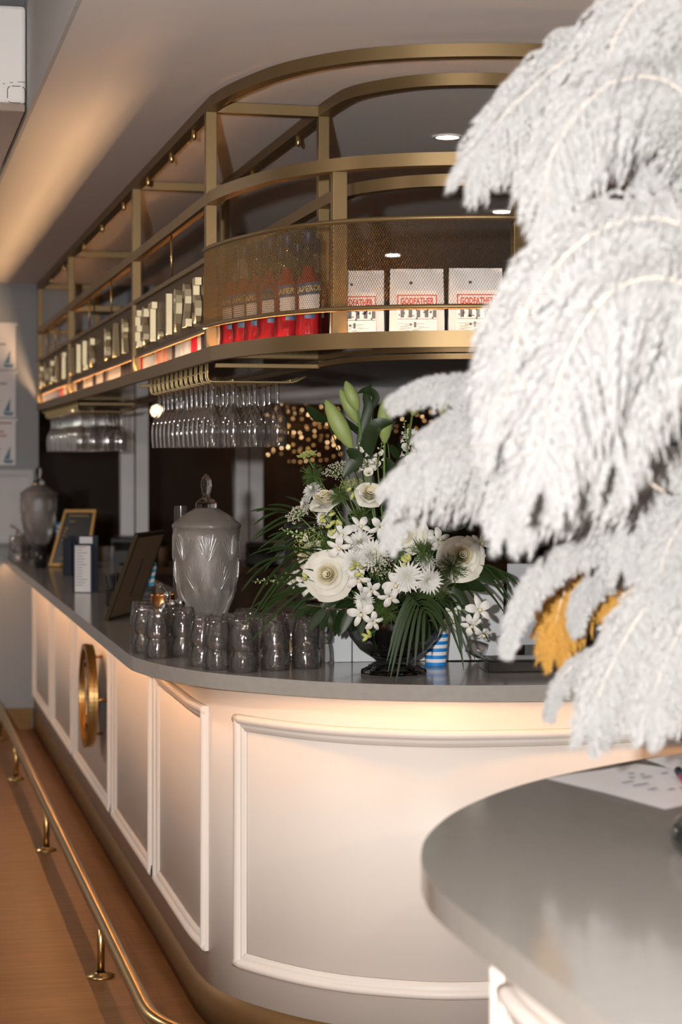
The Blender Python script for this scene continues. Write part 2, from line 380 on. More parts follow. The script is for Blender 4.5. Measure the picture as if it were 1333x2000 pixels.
fs = [(i, n + i, n + i + 1, i + 1) for i in range(n - 1)]
vs2 = [(x, y, 1.055) for x, y, z in vs]
top.add(vs, [f[::-1] for f in fs]); top.add(vs2, fs)
top.add([v for v in vs[:n]] + [v for v in vs2[:n]], [(i, i + 1, n + i + 1, n + i) for i in range(n - 1)], True)
top.add([v for v in vs[n:]] + [v for v in vs2[n:]], [(i, n + i, n + i + 1, i + 1) for i in range(n - 1)], True)
top.add([vs[0], vs[n], vs2[n], vs2[0]], [(0, 1, 2, 3)]); top.add([vs[n - 1], vs[-1], vs2[-1], vs2[n - 1]], [(3, 2, 1, 0)])
ct = tag(top.build('countertop', stone), 'polished grey stone worktop running along the bar and rounding its near corner', 'countertop')
# inner face of the bar (staff side)
local(MB().sweep(offset(edge, -.58), [(0, 0), (0, 1.055), (-.02, 1.055), (-.02, 0)]), bar).build('back_panel', wood_dark, bar)
# round brass sign
sg = tag(empty('round_sign', (.885, 8.56, .675)), 'round brass emblem sign standing off the side of the bar front', 'sign')
RM = Matrix.Rotation(-math.pi / 2, 4, 'Y')    # local z -> -X
def ring(r0, r1, z0, z1, seg=64):
    return MB().lathe([(r0, z0), (r1, z0), (r1, z1), (r0, z1), (r0, z0)], seg=seg, smf=False)
ring(.205, .228, -.020, .0, 72).xform(RM).build('rim', brass, sg)
ring(.205, .226, -.038, -.022, 72).xform(RM).build('rear_rim', brass, sg)
MB().lathe([(0, -.034), (.206, -.034), (.206, -.030), (0, -.030)], seg=64, smf=False).xform(RM).build('backplate', gold_dark, sg)
TX = Matrix(((0, 0, -1, 0), (-1, 0, 0, 0), (0, 1, 0, 0), (0, 0, 0, 1)))   # text x -> -Y, y -> Z, z -> -X
t = text_mb('B', .25, .018, .006); t.xform(Matrix.Translation((0, -.12, -.02))).xform(TX).build('letter', brass, sg)
ring(.150, .158, -.028, -.006, 64).xform(RM).build('inner_ring', brass, sg)
for dy, dz in ((-.17, 0.0), (.17, 0), (0, .17), (0, -.17)):
    MB().tube([(.03, dy, dz), (.083, dy, dz)], .007, 10).build('stand_off_pin', copper, sg)
# foot rail
rp_ = smooth([(.722, 12.3), (.722, 9), (.722, 7.2), (.722, 6.3), (.722, 5.5), (.722, 5.34), (.732, 5.22), (.768, 5.11), (.83, 5.01), (.92, 4.92), (1.05, 4.84), (1.25, 4.79), (1.5, 4.74), (2.2, 4.73), (4.4, 4.73)], 8)
rail = tag(empty('foot_rail', (.722, 9, 0)), 'tubular brass foot rail on short posts running along the bar base', 'foot rail')
local(MB().tube([(p.x, p.y, .20) for p in rp_], .0235, 20), rail).build('rail_tube', brass, rail)
for y in (12.0, 10.5, 8.57, 6.44, None, None):
    p = Vector((.722, y)) if y else (rp_[-40] if False else None)
    if p is None: continue
    local(MB().tube([(p.x, p.y, .008), (p.x, p.y, .19)], .013, 14), rail).build('post', brass, rail)
    local(MB().lathe([(0, 0), (.046, 0), (.046, .005), (.022, .010), (.016, .016)], (p.x, p.y, 0), 24), rail).build('flange', brass, rail)
for p in (Vector((1.7, 4.736)), Vector((3.4, 4.73))):
    local(MB().tube([(p.x, p.y, .008), (p.x, p.y, .19)], .013, 14), rail).build('post', brass, rail)
    local(MB().lathe([(0, 0), (.046, 0), (.046, .005), (.022, .010), (.016, .016)], (p.x, p.y, 0), 24), rail).build('flange', brass, rail)
# ------------------------------------------------------------------ GANTRY
go = smooth([(.987, 12.43), (.987, 10), (.987, 8), (.987, 6.6), (.987, 5.95), (.993, 5.78), (1.027, 5.568), (1.103, 5.304), (1.227, 5.108), (1.364, 5.002), (1.511, 4.940), (1.664, 4.903), (1.80, 4.895), (2.2, 4.895), (4.6, 4.895)], 8)
gi = smooth([(1.345, 12.43), (1.345, 10), (1.345, 8), (1.345, 6.5), (1.345, 5.95), (1.348, 5.79), (1.362, 5.62), (1.415, 5.495), (1.51, 5.38), (1.64, 5.315), (1.80, 5.295), (2.2, 5.295), (4.6, 5.295)], 8)
G = tag(empty('overhead_gantry', (.987, 8, 2.02)), 'gold painted steel shelving frame hung from the ceiling above the bar', 'gantry')
TB = .036
def beam(path, z0, z1, w=TB, name='rail', m=gold):
    local(MB().sweep(path, [(0, z0), (0, z1), (-w, z1), (-w, z0)], True), G)
    mb = MB().sweep(path, [(0, z0), (0, z1)], True, ends=False)
    n = len(path)
    mb = MB()
    for (pr) in ([(0, z0), (0, z1)], [(0, z1), (-w, z1)], [(-w, z1), (-w, z0)], [(-w, z0), (0, z0)]):
        a = MB(); pp = [Vector((p[0], p[1])) for p in path]; vs = []
        for i, p in enumerate(pp):
            d = (pp[min(i + 1, n - 1)] - pp[max(i - 1, 0)]).normalized(); o = Vector((d.y, -d.x))
            for (k, z) in pr: vs.append((p.x + o.x * k, p.y + o.y * k, z))
        mb.add(vs, [(2 * i, 2 * i + 2, 2 * i + 3, 2 * i + 1) for i in range(n - 1)], True)
    return local(mb, G).build(name, m, G)
beam(go, ZC - .036, ZC - .001, name='top_rail'); beam(gi, ZC - .036, ZC - .001, name='inner_top_rail')
beam(go, 2.505, 2.540, name='middle_rail'); beam(gi, 2.505, 2.540, name='inner_middle_rail')
beam(go, 2.020, 2.064, w=.020, name='bottom_fascia'); beam(gi, 2.008, 2.024, w=.02, name='inner_bottom_rail', m=gold_dark)
ypost = [5.935, 7.71, 10.39, 12.41]
def gbox(a, b, name, m=gold): return local(MB().box(a, b), G).build(name, m, G, bevel=.0015)
for y in ypost:
    gbox((.989, y - .018, 2.05), (1.023, y + .018, ZC - .02), 'post')
    gbox((1.347, y - .018, 2.02), (1.381, y + .018, ZC - .02), 'inner_post')
    gbox((1.02, y - .016, ZC - .036), (1.35, y + .016, ZC - .002), 'cross_beam')
    gbox((1.02, y - .016, 2.506), (1.35, y + .016, 2.538), 'cross_beam') if y > 8 else None
    gbox((1.02, y - .010, 2.004), (1.35, y + .010, 2.018), 'lower_cross_bar')
for x in (1.80, 3.6):
    gbox((x - .018, 4.897, 2.05), (x + .018, 4.931, ZC - .02), 'post')
    gbox((x - .018, 5.297, 2.02), (x + .018, 5.331, ZC - .02), 'inner_post')
    gbox((x - .016, 4.93, ZC - .036), (x + .016, 5.30, ZC - .002), 'cross_beam')
# extra post near the bottles (inner, front of the curve)
for px_, D_ in ((657, 5.78),):
    q = P(663, 400, 5.30); gbox((q.x - .020, q.y - .016, 2.05), (q.x + .020, q.y + .018, 2.51), 'post')
for path, ys in ((.987 + .018, [6.25, 6.75, 7.35, 8.1, 8.9, 9.7, 10.8, 11.6]), (1.345 + .018, [6.3, 7.1, 8.3, 9.4])):
    for y in ys:
        local(MB().tube([(path, y, ZC - .03), (path, y, ZC - .052)], .008, 6, smf=False), G).build('dome_nut', brass, G)
        local(MB().lathe([(.0085, -.052), (.0085, -.060), (.006, -.068), (0, -.072)], (path, y, ZC), 10), G).build('dome_nut', brass, G)
for y in (6.75, 8.55, 9.45, 11.3, 11.9):
    local(MB().tube([(1.005, y, 2.345), (1.005, y, 2.506)], .004, 8), G).build('spacer_rod', brass, G)
# shelf panel
ip = gi; shelf = MB(); n = min(len(go), len(gi))
A = sub_path(go, 0, arclen(go)[-1], .04); n = len(A); sg_l = arclen(gi)[-1]
Bp = [sub_path(gi, sg_l * 0, sg_l, sg_l / (n - 1.0000001))[min(i, n - 1)] for i in range(n)] if False else None
def resample(path, n):
    L = arclen(path)[-1]; s = arclen(path); out = []; i = 1
    for k in range(n):
        t = L * k / (n - 1)
        while i < len(s) - 1 and s[i] < t: i += 1
        f = (t - s[i - 1]) / max(1e-9, s[i] - s[i - 1]); out.append(path[i - 1].lerp(path[i], f))
    return out
i0 = [i for i, p in enumerate(go) if p.y <= 5.951][0]; j0 = [i for i, p in enumerate(gi) if p.y <= 5.951][0]
Ao = resample(offset(go, -.020)[:i0 + 1], 20) + resample(offset(go, -.020)[i0:], 80)[1:]
Ai = resample(gi[:j0 + 1], 20) + resample(gi[j0:], 80)[1:]
n = len(Ao)
for z, flip in ((2.026, 0), (2.034, 1)):
    vs = [(p.x, p.y, z) for p in Ao] + [(p.x, p.y, z) for p in Ai]
    fs = [(i, i + 1, n + i + 1, n + i) for i in range(n - 1)]
    shelf.add(vs, [f[::-1] for f in fs] if flip else fs)
local(shelf, G).build('shelf_board', dark_gloss, G)
s5 = arclen(go)
def seg_go(off, s0, s1, step=.04): return sub_path(offset(go, off), s0, s1, step)
Lstraight = 12.43 - 5.95
local(MB().sweep(sub_path(offset(go, -.026), .02, Lstraight + .02, .05), [(0, 2.058), (-.002, 2.046)], ends=False), G).build('shelf_light_strip', led, G)
local(MB().sweep(sub_path(offset(go, -.030), .02, Lstraight + .02, .05), [(0, 2.034), (0, 2.0605), (.0055, 2.0605), (.0055, 2.062), (-.002, 2.062), (-.002, 2.034)]), G).build('light_channel_hood', gold, G)  # strip channel; its unseen lip is added to shade the inner ceiling
local(MB().sweep(sub_path(offset(go, -.036), .02, Lstraight + .02, .05), [(0, 2.041), (-.004, 2.041)], ends=False), G).build('bottle_fill_strip', led_c, G)  # second hidden strip, added to brighten the bottles
local(MB().sweep(sub_path(offset(go, -.026), Lstraight + .03, Lstraight + 5, .05), [(0, 2.050), (-.005, 2.050)], ends=False), G).build('curved_light_strip', led_c, G)
# sign boards with raised letters
board_m = mat('bronze_mesh_board', (.145, .095, .05), .5, .6)
nt = board_m.node_tree; b = nt.nodes['Principled BSDF']; tc = nt.nodes.new('ShaderNodeTexCoord'); wv = nt.nodes.new('ShaderNodeTexWave'); wv.bands_direction = 'DIAGONAL'; wv.inputs['Scale'].default_value = 60
bp_ = nt.nodes.new('ShaderNodeBump'); bp_.inputs['Strength'].default_value = .7; bp_.inputs['Distance'].default_value = .003
nt.links.new(tc.outputs['Object'], wv.inputs[0]); nt.links.new(wv.outputs['Fac'], bp_.inputs['Height']); nt.links.new(bp_.outputs[0], b.inputs['Normal'])
letter_m = mat('pale_brass_letter', (.62, .52, .33), .4, .75)
for (y0, y1, txt) in ((5.96, 7.69, 'EST.1925'), (7.74, 10.37, 'AILS BAR'), (10.42, 12.39, 'COCKT')):
    bd = local(MB().box((1.003, y0, 2.125), (1.009, y1, 2.338)), G).build('sign_board', board_m, G)
    local(MB().box((.990, y0, 2.332), (1.010, y1, 2.348)), G).build('board_edging', gold, bd)
    local(MB().box((.996, y0, 2.119), (1.010, y1, 2.127)), G).build('board_edging', gold, bd)
    n = len(txt); pitch = (y1 - y0 - .10) / n
    for k, ch in enumerate(txt):
        if ch == ' ': continue
        tmb = text_mb(ch, .145, .020, .003, .85).xform(TX)
        tmb.xform(Matrix.Translation((.990, y1 - .06 - pitch * (k + .5), 2.157)))
        local(tmb, G).build('letter', letter_m, bd)
# expanded metal mesh guard
s0 = Lstraight + .03; s1 = s0 + 1.42
mesh_path = sub_path(offset(go, .004), s0, s1 + 2.6, .01)
ml = arclen(mesh_path)[-1]
for zz, w in ((2.365, .007), (2.128, .007)):
    local(MB().tube([(p.x, p.y, zz) for p in sub_path(mesh_path, 0, ml, .04)], w, 10), G).build('guard_rod', gold, G)
pitch = .0074; rowh = .0125; cols = int(ml / (pitch / 2)); pts2 = resample([Vector((p.x, p.y)) for p in mesh_path], cols + 1)
mm = MB(); z0m, z1m = 2.130, 2.363; rows = int((z1m - z0m) / (rowh / 2))
w2 = .00040
dirs = []
for i in range(cols + 1):
    d = (pts2[min(i + 1, cols)] - pts2[max(i - 1, 0)]).normalized(); dirs.append((d, Vector((d.y, -d.x))))
for i in range(cols):
    a, bq = pts2[i], pts2[i + 1]; (d0, o0), (d1, o1) = dirs[i], dirs[i + 1]
    for j in range(rows):
        za = z0m + j * rowh / 2; zb = za + rowh / 2
        if (i + j) % 2: za, zb = zb, za
        # strand with slanted face (twisted strip of expanded metal)
        hx = w2 * .9
        mm.add([(a.x - d0.x * hx + o0.x * .0006, a.y - d0.y * hx + o0.y * .0006, za), (a.x + d0.x * hx - o0.x * .0006, a.y + d0.y * hx - o0.y * .0006, za),
                (bq.x + d1.x * hx - o1.x * .0006, bq.y + d1.y * hx - o1.y * .0006, zb), (bq.x - d1.x * hx + o1.x * .0006, bq.y - d1.y * hx + o1.y * .0006, zb)], [(0, 1, 2, 3)])
local(mm, G).build('mesh_guard', gold, G)
# ------------------------------------------------------------------ hanging glass racks
def rack(y0, rows, pitch, xs_, where):
    Rk = tag(empty('stemware_rack', (1.03, y0, 1.974)), 'brass wire stemware rack fixed under the %s' % where, 'glass rack')
    n = 0
    for r in range(rows + 1):
        yc = y0 + (r - .5) * pitch
        for dy in (-.0175, .0175):
            mb = MB().tube([(1.010, yc + dy, 2.020), (1.010, yc + dy, 1.978), (1.014, yc + dy, 1.967), (1.026, yc + dy, 1.964), (1.28, yc + dy, 1.964), (1.295, yc + dy, 1.967), (1.325, yc + dy, 1.982)], .0031, 8)
            mb.xform(Matrix.Translation((-1.03, -y0, -1.974))).build('wire_runner', brass_wire, Rk)
    ya, yb = y0 - pitch * .7, y0 + (rows - .3) * pitch
    for x, z in ((1.010, 1.995), (1.09, 1.969), (1.275, 1.969)):
        MB().tube([(x, ya, z), (x, yb, z)], .0024, 8).xform(Matrix.Translation((-1.03, -y0, -1.974))).build('cross_wire', brass_wire, Rk)
    return Rk
def wine_prof(h=.215):   # hanging upside down: foot at z=0, rim at z=-h
    return [(.0, .0035), (.030, .001), (.033, 0), (.030, -.001), (.009, -.005), (.0062, -.012), (.0052, -.04), (.0058, -.070), (.012, -.082), (.022, -.098), (.0295, -.120), (.0325, -.145), (.0318, -.175), (.0285, -.208), (.0280, -.208), (.0304, -.175), (.0308, -.145), (.0282, -.1225), (.0214, -.104), (.010, -.0905), (.0, -.0885)]
wg = empty('wine_glass'); pr = wine_prof()
MB().lathe(pr[:8], seg=28).build('stem_and_foot', glass_thin, wg)
MB().lathe(pr[7:14], seg=32).build('bowl', glass_thin, wg)
kids(wg)
cols_ = [1.037, 1.107, 1.177, 1.247]; cn = ['outermost', 'second', 'third', 'innermost']
first = True
for (y0, rows, pitch, where, rk) in ((6.085, 12, .106, 'near corner of the gantry', 'near'), (10.2, 12, .155, 'far end of the gantry', 'far')):
    rack(y0, rows, pitch, cols_, where)
    for r in range(rows):
        for c, x in enumerate(cols_):
            o = wg if first else copy_tree(wg)
            first = False
            at(o, (x + U(-.002, .002), y0 + r * pitch + U(-.012, .012), 1.9685), U(0, 6))
            tag(o, 'stemmed wine glass hanging upside down in the %s rack, %s row back, %s column' % (rk, ORD[r], cn[c]), 'wine glass', 'wine glasses in the %s rack' % rk)
# ------------------------------------------------------------------ things on the gantry shelf
SH = 2.0345
# spritz bottles
def bottle_set():
    t = empty('aperitif_bottle')
    body = [(0, 0), (.037, .001), (.040, .006), (.036, .045), (.035, .06), (.036, .14), (.0385, .165), (.0375, .178), (.030, .19), (.019, .205), (.0155, .225)]
    MB().lathe(body + [(0, .225)], seg=24, facet=.02).build('liquid', red_liq, t)
    MB().lathe([(r + .0015, z) for r, z in body[1:]] + [(.0165, .24), (.0155, .285), (.017, .29)], seg=24).build('glass_body', bottle_clear, t)
    MB().lathe([(.0, .322), (.0165, .322), (.0172, .318), (.0172, .285), (.016, .284)], seg=20).build('cap', cap_n, t)
    lb = MB()
    def wrap(z0, z1, r, a0, a1, n=10, slant=0):
        vs = []
        for k in range(n + 1):
            a = a0 + (a1 - a0) * k / n; dz = slant * (k / n - .5)
            vs += [(r * math.cos(a), r * math.sin(a), z0 + dz), (r * math.cos(a), r * math.sin(a), z1 + dz)]
        return MB().add(vs, [(2 * k, 2 * k + 2, 2 * k + 3, 2 * k + 1) for k in range(n)], True)
    f = -math.pi / 2
    wrap(.096, .150, .0390, f - .8, f + .8).build('paper_label', label_w, t)
    nb = wrap(.145, .178, .0398, f - .95, f + .95, 12, .008); b2 = nb.build('name_band', label_n, t)
    tx = text_mb('APEROL', .016, .0006, .0004, .9)
    tx.v = [(.0404 * math.cos(f + x / .0404), .0404 * math.sin(f + x / .0404), .154 + y + .004 * x / .03) for x, y, z in tx.v]
    tx.build('lettering', label_gold, b2)
    wrap(.080, .100, .0396, f - .38, f + .38).build('seal_label', label_n, t)
    return t
ap = bottle_set(); kids(ap)
ap_pos = [(603, 5.50), (562, 5.57), (528, 5.68), (503, 5.80), (478, 5.88), (454, 5.97), (616, 5.70), (582, 5.80), (548, 5.92), (520, 6.02)]
names = ['rightmost at the front', 'second from the right at the front', 'third from the right at the front', 'fourth from the right at the front', 'fifth from the right at the front', 'leftmost, against the post', 'leftmost in the back row', 'rightmost in the back row', 'second from the right in the back row', 'third from the right in the back row']
for i, (x, D) in enumerate(ap_pos):
    o = ap if i == 0 else copy_tree(ap)
    q = P(x, 650, D); at(o, (q.x, q.y, SH), -TH + .1 + U(-.2, .2), 1.04)
    tag(o, 'orange-red aperitif bottle behind the curved mesh, %s' % names[i], 'bottle', 'aperitif bottles on the curved shelf')
# white paper bags
def make_bag():
    t = empty('coffee_bag'); W, H, Dp = .153, .208, .07
    mb = MB(); rows = 9; cols = 8; fr_ = []; 
    def face(sign):
        vs = []
        for j in range(rows + 1):
            v = j / rows
            for i in range(cols + 1):
                u = i / cols - .5
                bulge = Dp / 2 * (1 - (v ** 3)) * (1 - (abs(u) * 2) ** 4 * .35) + .004 * math.sin(9 * u + 7 * v)
                w = W * (1 - .05 * v)
                vs.append((u * w, sign * (bulge if j else Dp / 2), v * H))
        return vs
    A_, B_ = face(-1), face(1); c1 = cols + 1
    fs = [(j * c1 + i, j * c1 + i + 1, (j + 1) * c1 + i + 1, (j + 1) * c1 + i) for j in range(rows) for i in range(cols)]
    mb.add(A_, fs, True); mb.add(B_, [f[::-1] for f in fs], True)
    for i in (0, cols):
        s = [A_[j * c1 + i] for j in range(rows + 1)] + [B_[j * c1 + i] for j in range(rows + 1)]
        q = [(j, j + 1, rows + 2 + j, rows + 1 + j) for j in range(rows)]
        mb.add(s, q if i else [f[::-1] for f in q])
    mb.build('paper_body', bag_m, t)
    yy = -Dp / 2 - .003
    lab = MB().box((-.055, yy - .0015, .012), (.055, yy, .145)); lb = lab.build('front_label', label_w, t)
    bx = MB()
    for a in ((-.054, .100, .054, .103), (-.054, .131, .054, .134), (-.054, .100, -.051, .134), (.051, .100, .054, .134)):
        bx.box((a[0], yy - .0022, a[1]), (a[2], yy - .0016, a[3]))
    tx = text_mb('GODFATHER', .018, .0008, .0008, .62); tx.xform(Matrix.Rotation(math.pi / 2, 4, 'X')); tx.xform(Matrix.Translation((0, yy - .002, .108))); bx.merge(tx)
    bx.build('title_block', red_ink, lb)
    dr = MB()
    for k in range(5):   # street drawing: windows, awning, kerb lines, water
        x = -.045 + k * .022; dr.box((x, yy - .0022, .072), (x + .010, yy - .0016, .092))
    dr.box((-.053, yy - .0022, .067), (.053, yy - .0016, .0685)); dr.box((-.053, yy - .0022, .055), (.02, yy - .0016, .056))
    dr.box((-.008, yy - .0022, .045), (-.002, yy - .0016, .060)); dr.box((-.020, yy - .0022, .050), (-.014, yy - .0016, .056))
    for k in range(40):
        z = .014 + .0020 * (k % 20); x = U(-.052, .02); dr.box((x, yy - .0022, z), (x + U(.01, .03), yy - .0016, z + .0008))
    for k in range(26):
        x, z = U(-.050, .046), U(.066, .094); dr.box((x, yy - .0022, z), (x + U(.001, .006), yy - .0016, z + U(.002, .008)))
    dr.build('street_drawing', ink_s, lb)
    MB().box((-.02, -.016, .165), (-.012, -.0145, .172)).build('stamp', ink, t)
    return t
bag = make_bag(); kids(bag)
for i, (x, D, rz) in enumerate([(700, 5.36, -.12), (815, 5.31, -.02), (930, 5.29, .02), (1046, 5.28, .0), (1160, 5.28, .03)]):
    o = bag if i == 0 else copy_tree(bag); q = P(x, 650, D); at(o, (q.x, q.y, SH), -TH + rz)
    tag(o, 'white paper bag with red outlined title, %s from the left behind the mesh' % ORD[i], 'bag', 'paper bags on the curved shelf')
# bottles along the straight shelf
liq = [((.25, .10, .05), (.6, .58, .52)), ((.5, .03, .03), (.55, .25, .2)), ((.10, .09, .10), (.25, .25, .27)), ((.02, .02, .02), (.03, .03, .04)), ((.25, .32, .4), (.4, .5, .6)), ((.7, .66, .6), (.75, .72, .65)), ((.02, .02, .02), (.7, .68, .62)), ((.3, .4, .5), (.65, .68, .72)), ((.6, .02, .05), (.6, .02, .05)), ((.05, .04, .03), (.72, .70, .66))]
lname = ['brown', 'dark red', 'smoky grey', 'black', 'pale blue', 'cream', 'black and white labelled', 'blue and white labelled', 'bright red', 'white labelled']
lm = [(mat('bottle_body_%s' % n.replace(' ', '_'), a, .15, coat=.3), mat('bottle_label_%s' % n.replace(' ', '_'), b_, .6)) for n, (a, b_) in zip(lname, liq)]
order1 = [6, 3, 4, 3, 9, 8, 5, 7, 9, 4, 3, 2, 1, 0, 1, 0]; y = 6.08; protos = {}
def shelf_bottle(k):
    if k in protos:
        return copy_tree(protos[k])
    t = empty('spirit_bottle'); a, b_ = lm[k]; h = .235
    MB().lathe([(0, 0), (.036, 0), (.038, .004), (.038, h * .62), (.034, h * .7), (.015, h * .82), (.013, h)], seg=20).build('body', a, t)
    MB().lathe([(.0385, .012), (.0387, .013), (.0387, .11), (.0385, .111)], seg=20).build('label', b_, t)
    MB().lathe([(.014, h - .01), (.015, h - .01), (.015, h + .02), (0, h + .021)], seg=14).build('cap', black, t)
    protos[k] = t; kids(t); return t
def put_row(order, y, dy, nm):
    for i, k in enumerate(order):
        o = shelf_bottle(k); at(o, (1.085 + U(-.004, .006), y, SH), U(0, 6))
        tag(o, '%s bottle on lit shelf behind the %s, %s from near end' % (lname[k].replace(' labelled', ''), nm, ORD[i]), 'bottle', 'bottles behind the %s' % nm)
        y += dy + U(-.004, .008)
put_row(order1, 6.09, .092, 'EST. 1925 board')
put_row([9, 8, 5, 9, 3, 3, 3, 3, 5, 9, 9, 5, 9, 2, 3, 3, 5, 9, 5, 3, 9, 5, 9, 0, 9, 3], 7.86, .092, 'BAR lettering')
put_row([3, 9, 5, 3, 3, 2, 9, 5, 1, 8], 10.5, .11, 'farthest board')
# tall bottles poking above the first board
tb = empty('tall_bottle', (1.06 + .06, 6.02, SH)); tag(tb, 'tall black-capped bottle rising above the sign board next to the corner post', 'bottle')
MB().lathe([(0, 0), (.034, 0), (.034, .25), (.014, .31), (.014, .33)], seg=20).build('body', lm[5][0], tb)
MB().lathe([(.0145, .33), (.0145, .345), (.0145, .345)], seg=16).build('neck_label', label_w, tb)
MB().lathe([(.0155, .345), (.0155, .40), (0, .402)], seg=16).build('cap', black, tb)
# ------------------------------------------------------------------ downlights
for i, (px_, py_) in enumerate([(875, 266), (981, 412), (622, 401), (768, 497)]):
    p = floor_pt(px_, py_, ZC) if False else P(px_, py_, F * (ZC - EYE) / (893 - py_))
    t = tag(empty('downlight', (p.x, p.y, ZC)), 'recessed round downlight glowing in the ceiling, %s one from the camera' % ORD[[0, 1, 2, 3][i]], 'ceiling light', 'downlights above the bar')
    MB().lathe([(.052, -.001), (.052, -.006), (.040, -.006), (.038, -.001)], seg=28).build('trim_ring', acw, t)
    MB().lathe([(0, -.003), (.039, -.003)], seg=28).build('lamp_disc', bulb_m, t)
    l = lamp('downlight_lamp', 'SPOT', (p.x, p.y, ZC - .02), DOWN_W, (1, .82, .62), spot_size=math.radians(95), spot_blend=.6, shadow_soft_size=.04); l.parent = t; l.location = (0, 0, -.02)
# ------------------------------------------------------------------ things on the bar counter
ZT_ = 1.1005
def tumbler():
    t = empty('tumbler')
    out = [(.0430, 0), (.0424, .020), (.0412, .040), (.0402, .050), (.0384, .056), (.0366, .070), (.0342, .086), (.0326, .0915), (.0300, .093)]
    inn = [(.0, .080), (.0285, .080), (.0325, .066), (.0360, .050), (.0386, .036), (.0400, .020), (.0408, .001), (.0419, -.0001)]
    mb = MB(); seg = 72; allp = [(.0, .093)] + out[::-1] + inn[::-1]
    vs = []
    for (r, z) in allp:
        for k in range(seg):
            a = 2 * math.pi * k / seg
            fc = 0
            if r > .027 and .045 < z < .0925 and (r, z) in out: fc = .045 * (.5 + .5 * math.cos(a * 9))
            q = r * (1 - fc); vs.append((q * math.cos(a), q * math.sin(a), z))
    n = len(allp)
    mb.add(vs, [(i * seg + k, i * seg + (k + 1) % seg, (i + 1) * seg + (k + 1) % seg, (i + 1) * seg + k) for i in range(n - 1) for k in range(seg)][::-1], True)
    o = mb.build('glass_body', tumbler_glass, t, fix=True); return t
tu = tumbler(); kids(tu); firstt = True
stacks = [(425, 5.72, 'front row, leftmost'), (475, 5.655, 'front row, second from left'), (538, 5.71, 'front row, third from left'), (598, 5.75, 'front row, rightmost'),
          (395, 5.81, 'second row, leftmost'), (455, 5.83, 'second row, second from left'), (513, 5.83, 'second row, third from left'), (570, 5.87, 'second row, fourth from left'), (626, 5.89, 'second row, rightmost by the white panel'),
          (308, 6.05, 'left cluster, nearest the counter edge'), (358, 6.09, 'left cluster, below the dispenser tap'), (285, 6.20, 'left cluster, second along the edge'), (279, 6.36, 'left cluster, farthest along the edge'), (335, 6.24, 'left cluster, behind the front two'),
          (480, 6.02, 'third row, right of the dispenser'), (540, 6.02, 'third row, behind the middle'), (598, 6.03, 'third row, rightmost')]
for px_, D_, nm in stacks:
    q = P(px_, 1200, D_)
    for lv in (0, 1):
        o = tu if firstt else copy_tree(tu); firstt = False
        at(o, (q.x + lv * U(-.001, .001), q.y + lv * U(-.001, .001), ZT_ + lv * .0615), U(0, .6), 1.0)
        tag(o, '%s upturned glass tumbler of the stack in the %s' % (('lower', 'upper')[lv], nm), 'tumbler', 'stacked tumblers on the bar')
for k, (px_, D_) in enumerate([(30, 11.75), (47, 11.62), (36, 11.5), (56, 11.9)]):
    q = P(px_, 1000, D_)
    for lv in (0, 1):
        o = copy_tree(tu); at(o, (q.x, q.y, ZT_ + lv * .0605), U(0, 1), .985)
        tag(o, '%s tumbler in stack %s from the wall, at the far end of the bar' % (('lower', 'upper')[lv], ORD[k]), 'tumbler', 'far stacked tumblers')
tilt = copy_tree(tu); q = floor_pt(945, 1296, ZT_); at(tilt, (q.x + .02, q.y + .05, ZT_ + .030), -TH, .62, rx=0, ry=math.radians(-68)); tag(tilt, 'small clear glass tipped against the white panel right of the bouquet', 'glass')
def body_r(z):
    pts = [(0, .075), (.012, .074), (.022, .040), (.045, .032), (.075, .038), (.12, .062), (.18, .088), (.25, .104), (.32, .1075), (.406, .108)]
    for (a, ra), (b_, rb) in zip(pts, pts[1:]):
        if a <= z <= b_: return ra + (rb - ra) * (z - a) / (b_ - a)
    return .108
